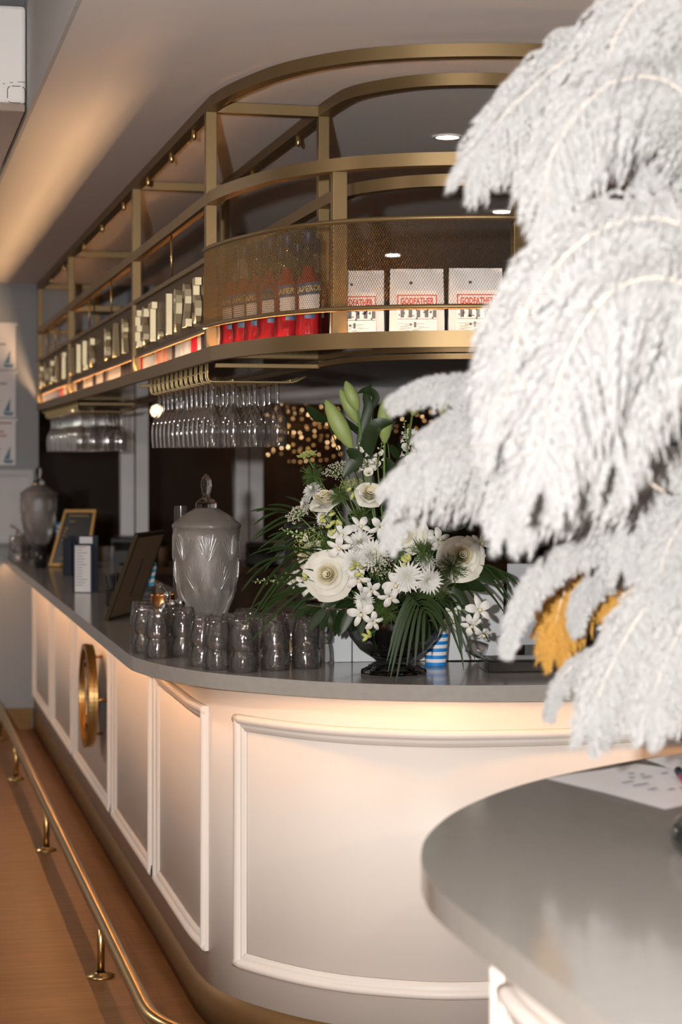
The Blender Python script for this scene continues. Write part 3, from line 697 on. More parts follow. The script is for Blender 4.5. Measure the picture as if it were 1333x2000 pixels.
def dispenser():
    t = empty('drink_dispenser')
    MB().lathe([(0, 0), (.075, 0), (.074, .012), (.040, .022), (.032, .045), (.038, .075), (.05, .095)], seg=40).build('foot', glass_thin, t)
    b_ = MB().lathe([(body_r(z), z) for z in [.075, .10, .12, .15, .18, .22, .25, .28, .32, .36, .406]] + [(.104, .406), (.104, .36)], seg=56).build('vessel', glass_frost, t)
    cut = MB()
    for k in range(8):
        a0 = 2 * math.pi * k / 8
        for (zc, up, a_off) in ((.20, 1, 0), (.205, -1, 0), (.30, 1, .39), (.11, 1, .39)):
            for j in range(-4, 5):
                path = []
                for s_ in range(7):
                    f = s_ / 6; z = zc + up * f * (.105 - .012 * abs(j)); a = a0 + a_off + j * .075 * f + j * .01
                    if z < .08 or z > .385: break
                    r = body_r(z) + .0006; path.append((r * math.cos(a), r * math.sin(a), z))
                if len(path) > 2: cut.tube(path, [.0022 - .0015 * i / len(path) for i in range(len(path))], 5, caps=False)
    cut.build('cut_pattern', cut_m, b_)
    MB().lathe([(.110, .400), (.112, .406), (.110, .412), (.095, .424), (.075, .440), (.050, .455), (.036, .463)], seg=48, facet=.03).build('lid', glass_frost, t)
    kn = MB().lathe([(.034, .463), (.036, .470), (.034, .480), (.024, .490), (.013, .496), (.011, .503), (.015, .515), (.0185, .535), (.0165, .552), (.010, .566), (0, .573)], seg=16, smf=False).build('lid_knob', glass, t, fix=True)
    f = MB(); z = .160
    f.tube([(.080, 0, z), (.110, 0, z), (.135, 0, z)], .013, 16); f.lathe([(.0, .0), (.018, .0), (.018, .006), (0, .006)], seg=20, M=Matrix.Translation((.092, 0, z)) @ Matrix.Rotation(math.pi / 2, 4, 'Y'))
    f.tube([(.135, 0, z + .012), (.135, 0, z + .04)], .0105, 14); f.tube([(.128, 0, z), (.148, 0, z - .006), (.158, 0, z - .022), (.160, 0, z - .040)], [.012, .012, .010, .010], 14)
    f.tube([(.135, 0, z + .036), (.150, .01, z + .044), (.168, .022, z + .056), (.174, .026, z + .064)], [.005, .005, .007, .009], 12)
    f.build('tap', chrome, t)
    return t
ds = dispenser(); kids(ds); q = P(404, 1200, 6.20)
at(ds, (q.x, q.y, ZT_), math.radians(195)); tag(ds, 'large cut glass drinks dispenser with pointed lid and chrome tap behind the tumblers', 'drinks dispenser')
d2 = copy_tree(ds); q = P(76, 1000, 11.55); at(d2, (q.x, q.y, ZT_), math.radians(190)); tag(d2, 'cut glass drinks dispenser at the far end of the bar by the wall', 'drinks dispenser')
# photo frame seen from behind
def frame(name, bl, d, w, h, lean, fw, mats, label, cat, strut=False):
    t = tag(empty(name, (bl[0], bl[1], ZT_)), label, cat)
    d = Vector(d).normalized(); nrm = Vector((d.y, -d.x)); X = Vector((d.x, d.y, 0)); Yv = (Vector((nrm.x, nrm.y, 0)) * lean + Vector((0, 0, 1)) * math.sqrt(h * h - lean * lean) / h * 1.0)
    Yv = (Vector((nrm.x, nrm.y, 0)) * lean + Vector((0, 0, 1)) * math.sqrt(h * h - lean * lean)).normalized(); Z = X.cross(Yv)
    M = Matrix(((X.x, Yv.x, Z.x, 0), (X.y, Yv.y, Z.y, 0), (X.z, Yv.z, Z.z, 0), (0, 0, 0, 1)))
    fr_ = MB()
    for a, b_ in (((0, 0), (w, fw)), ((0, h - fw), (w, h)), ((0, fw), (fw, h - fw)), ((w - fw, fw), (w, h - fw))): fr_.box((a[0], a[1], -.008), (b_[0], b_[1], .008))
    fr_.xform(M).build('frame_border', mats[0], t)
    return t, M
A0 = floor_pt(207, 1213, ZT_); fd = (.42, .91)
t, M = frame('picture_frame', A0, fd, .37, .355, .122, .013, (mat('black_gold_frame', (.05, .035, .015), .35, .5),), 'picture frame seen from behind, leaning on the bar left of the glasses', 'picture frame')
MB().box((.013, .013, -.004), (.357, .342, .004)).xform(M).build('backing_board', brown_card, t)
MB().box((.19, .09, .004), (.197, .25, .007)).xform(M).build('hinge', black, t)
MB().tube([M @ Vector((.195, .21, -.008)), M @ Vector((.20, .21, -.012)), M @ Vector((.23, .05, -.075))], .0035, 6).build('strut', wood_dark, t)
MB().tube([M @ Vector((.10, .085, -.009)), M @ Vector((.095, .065, -.012)), M @ Vector((.17, .035, -.016)), M @ Vector((.24, .015, -.010))], .002, 6).build('wire', black, t)
for u in (.06, .16, .30): MB().box((u, .332, -.010), (u + .005, .345, -.003)).xform(M).build('clip', black, t)
# chalkboard menu
B0 = floor_pt(96, 1106, ZT_)
gw = mat('gilded_wood', (.40, .22, .06), .45, .3)
t, M = frame('chalkboard', B0, (.995, -.10), .29, .36, .0, .017, (gw,), 'small gold framed chalkboard leaning on the bar near the far dispenser', 'chalkboard')
t, M = t, M
for ch in list(t.children): bpy.data.objects.remove(ch)
bl, br_, tr_, tl = P(96, 1106, 11.05) - Vector(t.location), P(172, 1108, 10.95) - Vector(t.location), P(189, 996, 11.1) - Vector(t.location), P(128, 996, 11.2) - Vector(t.location)
def quadpt(u, v, off=0):
    p = bl.lerp(br_, u).lerp(tl.lerp(tr_, u), v); nn = (br_ - bl).cross(tl - bl).normalized(); return p + nn * off
fr_ = MB()
for (u0, v0, u1, v1) in ((0, 0, 1, .05), (0, .95, 1, 1), (0, .05, .07, .95), (.93, .05, 1, .95)):
    vs = [quadpt(u, v, o) for o in (-.008, .006) for (u, v) in ((u0, v0), (u1, v0), (u1, v1), (u0, v1))]
    fr_.add(vs, [(0, 3, 2, 1), (4, 5, 6, 7), (0, 1, 5, 4), (1, 2, 6, 5), (2, 3, 7, 6), (3, 0, 4, 7)])
fr_.build('frame_border', gw, t)
pb = MB(); vs = [quadpt(u, v, o) for o in (-.004, .002) for (u, v) in ((.07, .05), (.93, .05), (.93, .95), (.07, .95))]
pb.add(vs, [(0, 3, 2, 1), (4, 5, 6, 7), (0, 1, 5, 4), (1, 2, 6, 5), (2, 3, 7, 6), (3, 0, 4, 7)]); bo = pb.build('slate', black, t)
ck = MB()
for v, a, b_ in ((.88, .2, .8), (.78, .25, .75), (.66, .15, .6), (.60, .15, .7), (.54, .15, .5), (.45, .15, .65), (.38, .2, .6), (.2, .15, .7), (.13, .2, .6)):
    u = a
    while u < b_:
        w = U(.02, .06); ck.poly([quadpt(u, v, .003), quadpt(u + w, v, .003), quadpt(u + w, v + .022, .003), quadpt(u, v + .022, .003)]); u += w + .015
ck.build('chalk_writing', mat('gold_chalk', (.35, .24, .08), .8), bo)
# menu holders
for i, (x0, x1, y0, y1, D0, lab) in enumerate([(133, 150, 1046, 1122, 10.25, 'dark navy menu folder standing behind the white paged menu'), (150, 192, 1046, 1156, 9.0, 'navy menu holder with white pages standing upright on the bar')]):
    a = P(x0, y1, D0); b_ = P(x1, y1, D0 - .02); tp = P(x0, y0, D0).z
    t = tag(empty('menu_holder', (a.x, a.y, ZT_)), lab, 'menu')
    d = Vector((b_.x - a.x, b_.y - a.y, 0)); w = d.length; hh = tp - ZT_
    Mx = Matrix.Rotation(math.atan2(d.y, d.x), 4, 'Z')
    MB().box((0, .0, 0), (w, .006, hh)).xform(Mx).build('back_cover', navy, t)
    MB().box((0, -.05, 0), (w * (.9 if i else 1), -.044, hh * (.86 if i else .95))).xform(Mx).build('front_cover', navy, t)
    MB().box((0, -.05, 0), (.004, .006, hh * .9)).xform(Mx).build('spine', navy, t)
    if i:
        pg = MB().box((w * .10, -.0535, .003), (w * .82, -.051, hh * .83)).xform(Mx).build('page', white_p, t)
        ln = MB()
        for k in range(14):
            z = hh * (.80 - .052 * k); ln.box((w * .16, -.0545, z), (w * U(.4, .7), -.0537, z + .003))
        ln.xform(Mx).build('printed_lines', ink_b, pg)
        MB().box((w * .15, -.003, hh * .86), (w * .75, -.001, hh * .98)).xform(Mx).build('rear_page', white_p, t)
# straws in cups
def straw_cup(px_, D_, col, label, striped=None, r=.035, h=.10, sh=.21, n=16, cupm=None):
    q = P(px_, 1100, D_); t = tag(empty('straw_cup', (q.x, q.y, ZT_)), label, 'straws')
    MB().lathe([(0, 0), (r * .8, 0), (r, h), (r * .93, h), (r * .75, .005), (0, .005)], seg=20).build('cup', cupm or bottle_clear, t)
    for k in range(n):
        a = 2.4 * k; rr = r * .6 * math.sqrt(k / n); x, y = rr * math.cos(a), rr * math.sin(a)
        p0 = Vector((x * .6, y * .6, .008)); p1 = Vector((x * 1.7, y * 1.7, sh + U(-.006, .006)))
        if striped:
            mb = MB()
            for j in range(14):
                mb.mi = j % 2; mb.tube([p0.lerp(p1, j / 14), p0.lerp(p1, (j + 1) / 14)], .0032, 6, caps=False)
            mb.build('straw', striped, t)
        else: MB().tube([p0, p1], .0028, 6).build('straw', col, t)
    return t
straw_cup(222, 8.1, black, 'glass of short black straws beside the leaning picture frame', sh=.135, h=.07, n=30, r=.04)
straw_cup(287, 7.95, None, 'cup of blue and white striped paper straws behind the picture frame', striped=[white_p, teal_s], sh=.19, n=22, r=.04)
straw_cup(118, 12.0, None, 'cup of blue and white striped paper straws behind the chalkboard', striped=[white_p, teal_s], sh=.22, n=16)
straw_cup(80, 10.95, black, 'black tumbler of straws in front of the far dispenser', sh=.13, h=.11, n=24, r=.04, cupm=black)
q = P(318, 1160, 6.75); t = tag(empty('copper_mug', (q.x, q.y, ZT_)), 'polished copper mug partly hidden behind the upturned tumblers', 'mug')
MB().lathe([(0, 0), (.036, 0), (.043, .02), (.044, .12), (.041, .145), (.0425, .148), (.039, .146), (.042, .11), (0, .01)], seg=28).build('body', copper, t)
MB().tube([(.042, 0, .12), (.062, 0, .115), (.068, 0, .08), (.060, 0, .05), (.042, 0, .045)], .004, 8).build('handle', copper, t)
# blue striped cup right of the vase
q = P(852, 1240, 5.82); t = tag(empty('paper_cup', (q.x, q.y, ZT_)), 'blue and white striped paper cup behind the right of the glass vase', 'cup')
mb = MB()
for k in range(10):
    mb.mi = k % 2; z0, z1 = .011 * k, .011 * (k + (0.4 if k % 2 == 0 else 1)); 
    z0 = .0107 * k; z1 = z0 + .0107; mb.lathe([(.031 + z0 * .08, z0), (.031 + z1 * .08, z1)], seg=26)
mb.build('striped_wall', [blue_s, white_p], t); MB().lathe([(0, .001), (.031, .001)], seg=26).build('base', white_p, t)
MB().lathe([(.0385, .105), (.0405, .107), (.0405, .111), (.0385, .111)], seg=26).build('rim', white_p, t)
# small things left of the far dispenser, white panels behind the bouquet, till screen, black tray
q0 = P(636, 1290, 5.90); q1 = P(985, 1290, 5.98)
def panel_box(a, b_, z0, z1, th, name, m, label, cat, joint=None):
    d = Vector((b_.x - a.x, b_.y - a.y, 0)); w = d.length; t = tag(empty(name, (a.x, a.y, z0)), label, cat); t.rotation_euler = (0, 0, math.atan2(d.y, d.x))
    return t, w
t, w = panel_box(q0, q1, ZT_, 1.36, .1, 'service_panel', white_board, 'low white service cabinet standing behind the bouquet at the back of the bar', 'cabinet')
j = w * .15
MB().box((0, 0, 0), (j - .0015, .12, .17)).build('side_panel', white_board, t, bevel=.002)
MB().box((j + .0015, 0, 0), (w, .12, .27)).build('front_panel', white_board, t, bevel=.002)
MB().box((w * .8, -.012, .235), (w, 0, .25)).build('handle', chrome, t)
q0 = P(992, 1290, 5.92); q1 = P(1110, 1290, 5.92)
t, w = panel_box(q0, q1, ZT_, 1.4, .03, 'till_screen', grey_panel, 'grey backed till screen standing right of the white cabinet', 'till screen')
MB().box((0, .0, .05), (w, .02, .30)).build('screen_back', grey_panel, t, bevel=.004); MB().box((w * .3, .02, 0), (w * .7, .07, .16)).build('stand', black, t)
MB().lathe([(0, 0), (.012, 0), (.014, .004), (.010, .010), (0, .012)], seg=20, M=Matrix.Translation((w * .58, 0, .205)) @ Matrix.Rotation(math.pi / 2, 4, 'X')).build('lens', black, t)
q0 = P(955, 1290, 5.62); q1 = P(1170, 1290, 5.66)
t, w = panel_box(q0, q1, ZT_, 1.13, .2, 'black_tray', black, 'shallow glossy black box lying on the bar behind the feathers', 'tray')
MB().box((0, 0, 0), (w, .14, .030)).build('box_body', dark_gloss, t, bevel=.003); MB().box((.004, .004, .030), (w - .004, .136, .036)).build('lid', dark_gloss, t, bevel=.002)
# tall brown glass behind the bouquet, narrow clear goblets behind the dispenser
q = P(610, 1000, 6.05); t = tag(empty('tall_tumbler', (q.x, q.y, ZT_ + .18)), 'wide dark-rimmed glass jar standing behind the left of the bouquet', 'jar')
MB().lathe([(0, 0), (.08, 0), (.085, .02), (.085, .40 - .18 + .02)], seg=36).build('jar_wall', bottle_clear, t); MB().lathe([(.087, .225), (.087, .238), (0, .240)], seg=36).build('lid', black, t)
MB().lathe([(0, -.18), (.07, -.18), (.07, -.17), (.02, -.16), (.02, -.01), (.07, 0)], seg=30).build('stand', black, t)
t = tag(empty('champagne_flute', tuple(P(354, 1000, 6.6).xy) + (ZT_,)), 'clear glass flute standing behind the left shoulder of the dispenser', 'glass')
MB().lathe([(0, 0), (.034, .001), (.006, .008), (.0035, .1), (.012, .125), (.024, .16), (.027, .22), (.022, .46)], seg=28).build('glass_body', glass_thin, t)
# ------------------------------------------------------------------ far wall things
def wallbox(px0, px1, py0, py1, th, z=0):
    D = YW * C_; a = onY(px0, YW); b_ = onY(px1, YW); Da = a.x * S_ + a.y * C_
    return a.x, b_.x, EYE - (py1 - 893) * Da / F, EYE - (py0 - 893) * Da / F
x0, x1, z0, z1 = wallbox(-70, 31, 628, 910, 0)
hh = (z1 - z0) / 3
for k, nm in enumerate(['lowest', 'middle', 'topmost']):
    t = tag(empty('notice_sheet', (x0, YW, z0 + hh * k)), '%s of three printed notices taped in a column on the blue-grey wall' % nm, 'notice')
    sh_ = MB().box((0, -.004, .004), (x1 - x0, -.001, hh - .004)).build('paper', white_p, t)
    ln = MB(); W = x1 - x0
    for j in range(9):
        z = hh * (.88 - .09 * j); a = W * U(.15, .5); ln.box((a, -.006, z), (a + W * U(.2, .45), -.0045, z + .010))
    ln.build('printed_lines', mat('faint_red_print', (.45, .2, .2), .7) if k == 0 else ink_b, t)
    bt = MB(); bx_ = W * .86; bz = hh * .12
    bt.add([(bx_ - .035, -.006, bz), (bx_ + .035, -.006, bz), (bx_ + .022, -.006, bz - .02), (bx_ - .022, -.006, bz - .02)], [(0, 1, 2, 3)])
    bt.add([(bx_ - .028, -.006, bz + .005), (bx_ + .008, -.006, bz + .005), (bx_ + .012, -.006, bz + .09)], [(0, 1, 2)])
    bt.build('sailboat_print', mat('pale_blue_print', (.12, .24, .32), .7), t)
    MB().box((W - .02, -.0065, hh * .93), (W + .012, -.0045, hh * 1.0 - .006)).build('tape', mat('glossy_tape', (.7, .7, .7), .15), t)
x0, x1, z0, z1 = wallbox(-120, 65, 918, 1062, 0)
t = tag(empty('framed_board', (x0, YW, z0)), 'wide white framed marbled board on the wall above the end of the bar', 'framed picture')
fr_ = MB(); W = x1 - x0; Hh = z1 - z0
for a in ((0, 0, W, .03), (0, Hh - .03, W, Hh), (0, .03, .03, Hh - .03), (W - .03, .03, W, Hh - .03)): fr_.box((a[0], -.025, a[1]), (a[2], -.001, a[3]))
fr_.build('frame_border', white_board, t); MB().box((.03, -.010, .03), (W - .03, -.001, Hh - .03)).build('marbled_sheet', mat('marbled_sheet', (.60, .58, .57), .4, noise=(6, (.42, .42, .44), 8)), t)
# air conditioner on the side of the ceiling drop
t = tag(empty('air_conditioner', (XS - .012, 6.3, 2.845)), 'white wall mounted air conditioner seen end-on beside the lowered ceiling', 'air conditioner')
MB().box((-.30, 0, .02), (-.004, 1.25, .335)).build('casing', acw, t, bevel=.012)
MB().box((-.295, .005, -.005), (-.006, 1.245, .02)).build('underside_panel', ac_under, t, bevel=.004)
lv = MB()
for z_, x_ in ((.14, -.20), (.085, -.20)): pass
for a, b_ in (((-.030, .088), (-.006, .0895)), ((-.055, .085), (-.045, .0865)), ((-.078, .080), (-.070, .0815))): MB().box((a[0], -.002, a[1]), (b_[0], 0, b_[1])).build('knockout_mark', ink, t)
import itertools
def rr(cx, cz, w, h, r, gaps):
    pts = []
    for (sx, sz, a0) in ((1, 1, 0), (-1, 1, 90), (-1, -1, 180), (1, -1, 270)):
        for k in range(5):
            a = math.radians(a0 + 22.5 * k); pts.append((cx + sx * (w / 2 - r) + r * math.cos(a), cz + sz * (h / 2 - r) + r * math.sin(a)))
    return pts
rp2 = rr(-.035, .048, .056, .054, .014, 0)
for i in range(len(rp2)):
    a, b_ = rp2[i], rp2[(i + 1) % len(rp2)]
    if (i // 3) % 2 == 0 or i in (4, 9, 14): lv.tube([(a[0], -.001, a[1]), (b_[0], -.001, b_[1])], .0012, 4)
lv.build('knockout_outline', ink, t)
# ------------------------------------------------------------------ back counter and outside
t = tag(empty('back_counter', (2.3, 11.6, 0)), 'dark back counter under the windows behind the bar', 'counter')
MB().box((-.85, 0, 0), (4.6, .75, 1.02)).build('cabinet', wood_dark, t); MB().box((-.87, -.02, 1.02), (4.62, .77, 1.06)).build('worktop', mat('brown_worktop', (.16, .09, .05), .4), t)
def appliance(name, px0, px1, py0, D, dep, m, label, cat, parts=()):
    a = P(px0, 1000, D); b_ = P(px1, 1000, D); zt = P(px0, py0, D).z
    t = tag(empty(name, ((a.x + b_.x) / 2, (a.y + b_.y) / 2, 1.06)), label, cat); t.rotation_euler = (0, 0, -TH); w = (b_ - a).length
    MB().box((-w / 2, 0, .01), (w / 2, dep, zt - 1.06)).build('body', m, t, bevel=.01)
    MB().box((-w / 2 + .02, -.01, (zt - 1.06) * .55), (w / 2 - .02, 0, (zt - 1.06) * .85)).build('front_panel', dark_gloss, t)
    for sx in (-1, 1): MB().lathe([(0, 0), (.02, 0), (.02, .012), (0, .012)], (sx * (w / 2 - .04), .05, 0), 12).build('foot', black, t)
    return t
appliance('coffee_machine', 355, 460, 1055, 11.75, .4, black, 'black coffee machine on the back counter behind the dispenser', 'coffee machine')
appliance('ice_bin', 215, 290, 1050, 11.8, .35, black, 'low black appliance on the back counter behind the picture frame', 'appliance')
appliance('cash_drawer', 480, 560, 1060, 11.7, .35, black, 'black box on the back counter left of the bouquet', 'appliance')
for i, (px_, m, lb) in enumerate([(194, brown_card, 'brown paper cup'), (212, white_p, 'white paper cup'), (300, copper, 'copper beaker'), (322, brown_card, 'short brown cup')]):
    q = P(px_, 1000, 11.6 + .1); t = tag(empty('cup', (q.x, q.y + .05, 1.06)), '%s on the back counter, %s from the wall' % (lb, ORD[i]), 'cup')
    MB().lathe([(0, 0), (.03, 0), (.042, .12), (.040, .12), (.028, .006), (0, .006)], seg=18).build('cup_wall', m, t); MB().lathe([(.040, .118), (.044, .120), (.044, .124), (.040, .124)], seg=18).build('rim', m, t)
# inner bar station shelf below the counter level (dark)
# fairy lights hanging outside the window
random.seed(11)
def fairy(x0, x1, D, y0, y1, n, label):
    a = P(x0, y0, D); t = tag(empty('fairy_light_curtain', a), label, 'fairy lights')
    xs_ = [x0 + (x1 - x0) * (k + .5) / 12 for k in range(12)]
    for x in xs_:
        p = P(x, y0, D) - a; p.z = 2.75 - a.z; q = P(x, y1 - U(0, 40), D) - a; MB().tube([p, q], .003, 4).build('strand', black, t)
    for k in range(n):
        x = xs_[k % 12] + U(-3, 3); f = (k // 12 + R()) / (n // 12 + 1)
        ymax = y1 - abs((x - (x0 + x1) / 2)) * .3
        c = P(x, y0 + (ymax - y0) * f, D + U(-.5, .5)) - a; r = U(.0035, .009)
        MB().lathe([(0, r), (r * .7, r * .7), (r, 0), (r * .7, -r * .7), (0, -r)], c, 8).build('bulb', fairy_m if R() < .4 else fairy_d, t)
fairy(518, 670, 17.5, 788, 925, 96, 'curtain of warm fairy lights glowing outside the window left of the lilies')
fairy(738, 905, 17.5, 788, 900, 36, 'second cluster of warm fairy lights outside, mostly hidden by the bouquet')
fg = lamp('fairy_glow_lamp', 'POINT', P(600, 820, 18.0), 9, (1, .6, .3), shadow_soft_size=.3); fg.parent = bpy.data.objects['fairy_light_curtain']; fg.location = P(600, 820, 18.0) - bpy.data.objects['fairy_light_curtain'].location
q = P(307, 803, 16); t = tag(empty('pendant_lamp', q), 'warm round lamp bulb shining outside the window near the stemware', 'lamp')
MB().lathe([(0, .05), (.035, .035), (.05, 0), (.035, -.035), (0, -.05)], seg=16).build('globe', mat('pendant_glow', (1, .8, .6), .5, emit=(1, .7, .42), es=9), t); MB().tube([(0, 0, .04), (0, 0, 2.75 - q.z)], .004, 6).build('cord', black, t)
q = P(143, 807, 14); t = tag(empty('pendant_lamp', q), 'small warm lamp shining through the far window under the gantry end', 'lamp')
MB().lathe([(0, .025), (.018, .018), (.025, 0), (.018, -.018), (0, -.025)], seg=14).build('globe', MT['pendant_glow'], t); MB().tube([(0, 0, .02), (0, 0, 2.75 - q.z)], .004, 6).build('cord', black, t)
# ------------------------------------------------------------------ foreground counter
random.seed(5)
fe = smooth([(.80, 1.2), (.792, 1.7), (.790, 2.1), (.787, 2.4), (.789, 2.68), (.806, 2.82), (.836, 2.945), (.89, 3.09), (.986, 3.265), (1.118, 3.435), (1.267, 3.575), (1.482, 3.722), (1.659, 3.81), (1.9, 3.90), (2.3, 3.97), (3.0, 3.98)], 8)
t = tag(empty('host_counter', (1.6, 2.8, 0)), 'rounded grey stone topped counter in the near right corner with cream panelled base', 'counter')
loc_ = lambda mb: mb.xform(Matrix.Translation((-1.6, -2.8, 0)))
fe_cw = fe   # outward side: towards -x then +y -> left of travel, so offsets are negated
def inset(path, d): return offset(path, d)
poly = [(p.x, p.y) for p in fe] + [(3.0, 1.2)]
tm = MB(); n = len(poly)
tm.add([(x, y, 1.10) for x, y in poly], [tuple(range(n))[::-1]]); tm.add([(x, y, 1.055) for x, y in poly], [tuple(range(n))])
tm.add([(x, y, 1.10) for x, y in poly] + [(x, y, 1.055) for x, y in poly], [(i, (i + 1) % n, n + (i + 1) % n, n + i) for i in range(n)], False)
loc_(tm).build('stone_top', stone, t)
fb = offset(fe, .13)
poly = [(p.x, p.y) for p in fb] + [(2.9, 1.25)]; bm_ = MB(); n = len(poly)
bm_.add([(x, y, 1.055) for x, y in poly] + [(x, y, .0) for x, y in poly], [(i, (i + 1) % n, n + (i + 1) % n, n + i) for i in range(n)], True)
loc_(bm_).build('front_panel', lacquer, t)
fbr = [Vector((p.x, p.y)) for p in fb][::-1]   # reversed so that outward is on the right of travel
bodyd_s, sd_s = bodyd, sd
bodyd = sub_path(fbr, 0, arclen(fbr)[-1], .02); sd = arclen(bodyd); LL = sd[-1]
for a, b_ in ((.1, .9), (1.0, 1.75), (1.85, 2.45), (2.55, 3.15), (3.25, 3.9)):
    if b_ < LL: loc_(moulding(a, b_, .222, .93)).build('panel_moulding', lacquer, t)
bodyd, sd = bodyd_s, sd_s
# papers, highlighter, black base
def sheet(corners, label, z, curl=0):
    ps = [floor_pt(x, y, z) for x, y in corners]; c = sum(ps, Vector()) / 4
    t = tag(empty('paper_sheet', (c.x, c.y, z)), label, 'paper'); n = 8; vs = []
    for j in range(n + 1):
        for i in range(n + 1):
            u, v = i / n, j / n; p = ps[0].lerp(ps[1], u).lerp(ps[3].lerp(ps[2], u), v) - c
            vs.append((p.x, p.y, p.z + .001 + curl * (u * v) ** 2 + .0015 * math.sin(5 * u + 3 * v) ** 2))
    fs = [(j * (n + 1) + i, j * (n + 1) + i + 1, (j + 1) * (n + 1) + i + 1, (j + 1) * (n + 1) + i) for j in range(n) for i in range(n)]
    MB().add(vs, fs, True).build('page', white_p, t)
    ln = MB()
    for k in range(18):
        u, v = U(.25, .8), U(.2, .8); w = U(.04, .14); q = [ps[0].lerp(ps[1], a).lerp(ps[3].lerp(ps[2], a), b_) - c + Vector((0, 0, .0045 + curl * (a * b_) ** 2)) for a, b_ in ((u, v), (u + w, v), (u + w, v + .02), (u, v + .02))]
        ln.poly(q)
    ln.build('handwriting', ink_b, t)
sheet([(1068, 1522), (1245, 1494), (1560, 1530), (1300, 1582)], 'white handwritten sheet lying on the near rounded counter, lower of two', 1.101)
sheet([(1262, 1484), (1420, 1462), (1560, 1500), (1330, 1512)], 'second white sheet overlapping behind the handwritten one on the near counter', 1.107)
a = floor_pt(1326, 1505, 1.115); b_ = floor_pt(1380, 1590, 1.115); t = tag(empty('highlighter', a), 'pink highlighter pen with dark cap lying on the papers', 'pen'); d = b_ - a
MB().tube([(0, 0, 0), d * .16], .008, 12).build('cap', navy, t); MB().tube([d * .16, d], .0075, 12).build('barrel', pink, t)
# ------------------------------------------------------------------ feather centrepiece
q = P(1408, 1600, 3.06)
t = tag(empty('feather_stand', (q.x, q.y, 1.101)), 'amber gold trumpet vase on a glossy black round base holding the feathers', 'vase')
MB().lathe([(0, 0), (.070, 0), (.079, .012), (.080, .028), (.070, .050), (.045, .064), (.015, .070), (0, .070)], seg=40).build('base', mat('black_glass', (.015, .016, .014), .05, coat=1), t)
MB().lathe([(.012, .066), (.012, .20), (.016, .28), (.028, .40), (.045, .52), (.060, .60), (.055, .60), (.04, .52), (.02, .38), (0, .30)], seg=36).build('trumpet', amber, t)
random.seed(3)
CAMV = Vector((S_, C_, 0))
def bez(pts, n):
    sm = smooth(pts, 12); return resample3(sm, n)
def resample3(path, n):
    s = arclen(path); L = s[-1]; out = []; i = 1
    for k in range(n):
        tt = L * k / (n - 1)
        while i < len(s) - 1 and s[i] < tt: i += 1
        f = (tt - s[i - 1]) / max(1e-9, s[i] - s[i - 1]); out.append(path[i - 1].lerp(path[i], f))
    return out
def plume(ctrl, blen, label, m=feather_m, nb=200, droop=.75, start=.12):
    pts = [P(a_, b_, D_ * 1.1) for a_, b_, D_ in ctrl]; base = pts[0].copy(); blen *= 1.1; nb = int(nb * 1.25)
    t = tag(empty('ostrich_feather', base), label, 'feather', 'ostrich feathers of the centrepiece')
    sp = bez([p - base for p in pts], nb + 1)
    MB().tube(sp[::6] + [sp[-1]], [.003 - .0022 * i / (len(sp[::6])) for i in range(len(sp[::6]) + 1)], 6).build('shaft', shaft_m, t)
    V = []; Fc = []
    for i in range(nb):
        f = i / (nb - 1)
        if f < start: continue
        g = (f - start) / (1 - start)
        L0 = blen * (.45 + .55 * math.sin(math.pi * min(1, g * .85 + .12)) ** .7) * (1 - .25 * g ** 6)
        p = sp[i]; tg = (sp[min(i + 2, nb)] - sp[max(i - 2, 0)]).normalized()
        sv = tg.cross(CAMV); sv = sv.normalized() if sv.length > .05 else Vector((C_, -S_, 0))
        for sgn in (-1, 1):
            for rep_ in range(1 if f < .96 else 3):
                fwd = .55 + .5 * g ** 5 * 2
                d = (sv * sgn * U(.75, 1.05) + tg * (fwd + U(-.15, .25)) + CAMV * U(-.45, .45)).normalized(); L1 = L0 * U(.75, 1.12); K = 7; dr = droop * U(.6, 1.25)
                prev = None; wob = U(0, 6)
                for k in range(K + 1):
                    u = k / K
                    c = p + d * (L1 * u * (1 - .25 * u)) + Vector((0, 0, -1)) * (L1 * dr * u * u * .8) + sv * (.004 * math.sin(wob + 5 * u))
                    w = .0009 * (1 - .5 * u)
                    b = len(V); V += [c + CAMV.cross(d) * w, c - CAMV.cross(d) * w]
                    if k: Fc.append((b - 2, b, b + 1, b - 1))
                    if prev is not None:
                        ax = (c - prev).normalized(); s2 = ax.cross(CAMV)
                        for h in range(4):
                            o = prev.lerp(c, (h + R()) / 4)
                            for q2 in (-1, 1):
                                tip = o + (s2 * q2 * U(.6, 1) + ax * .8 + CAMV * U(-.7, .7) + Vector((0, 0, -.35))) * (.0085 * (1 - .2 * u)); b = len(V)
                                V += [o + ax * .0005, o - ax * .0005, tip]; Fc.append((b, b + 1, b + 2))
                    prev = c
    mb = MB(); mb.add(V, Fc, False); mb.build('vane', m, t)
    return t
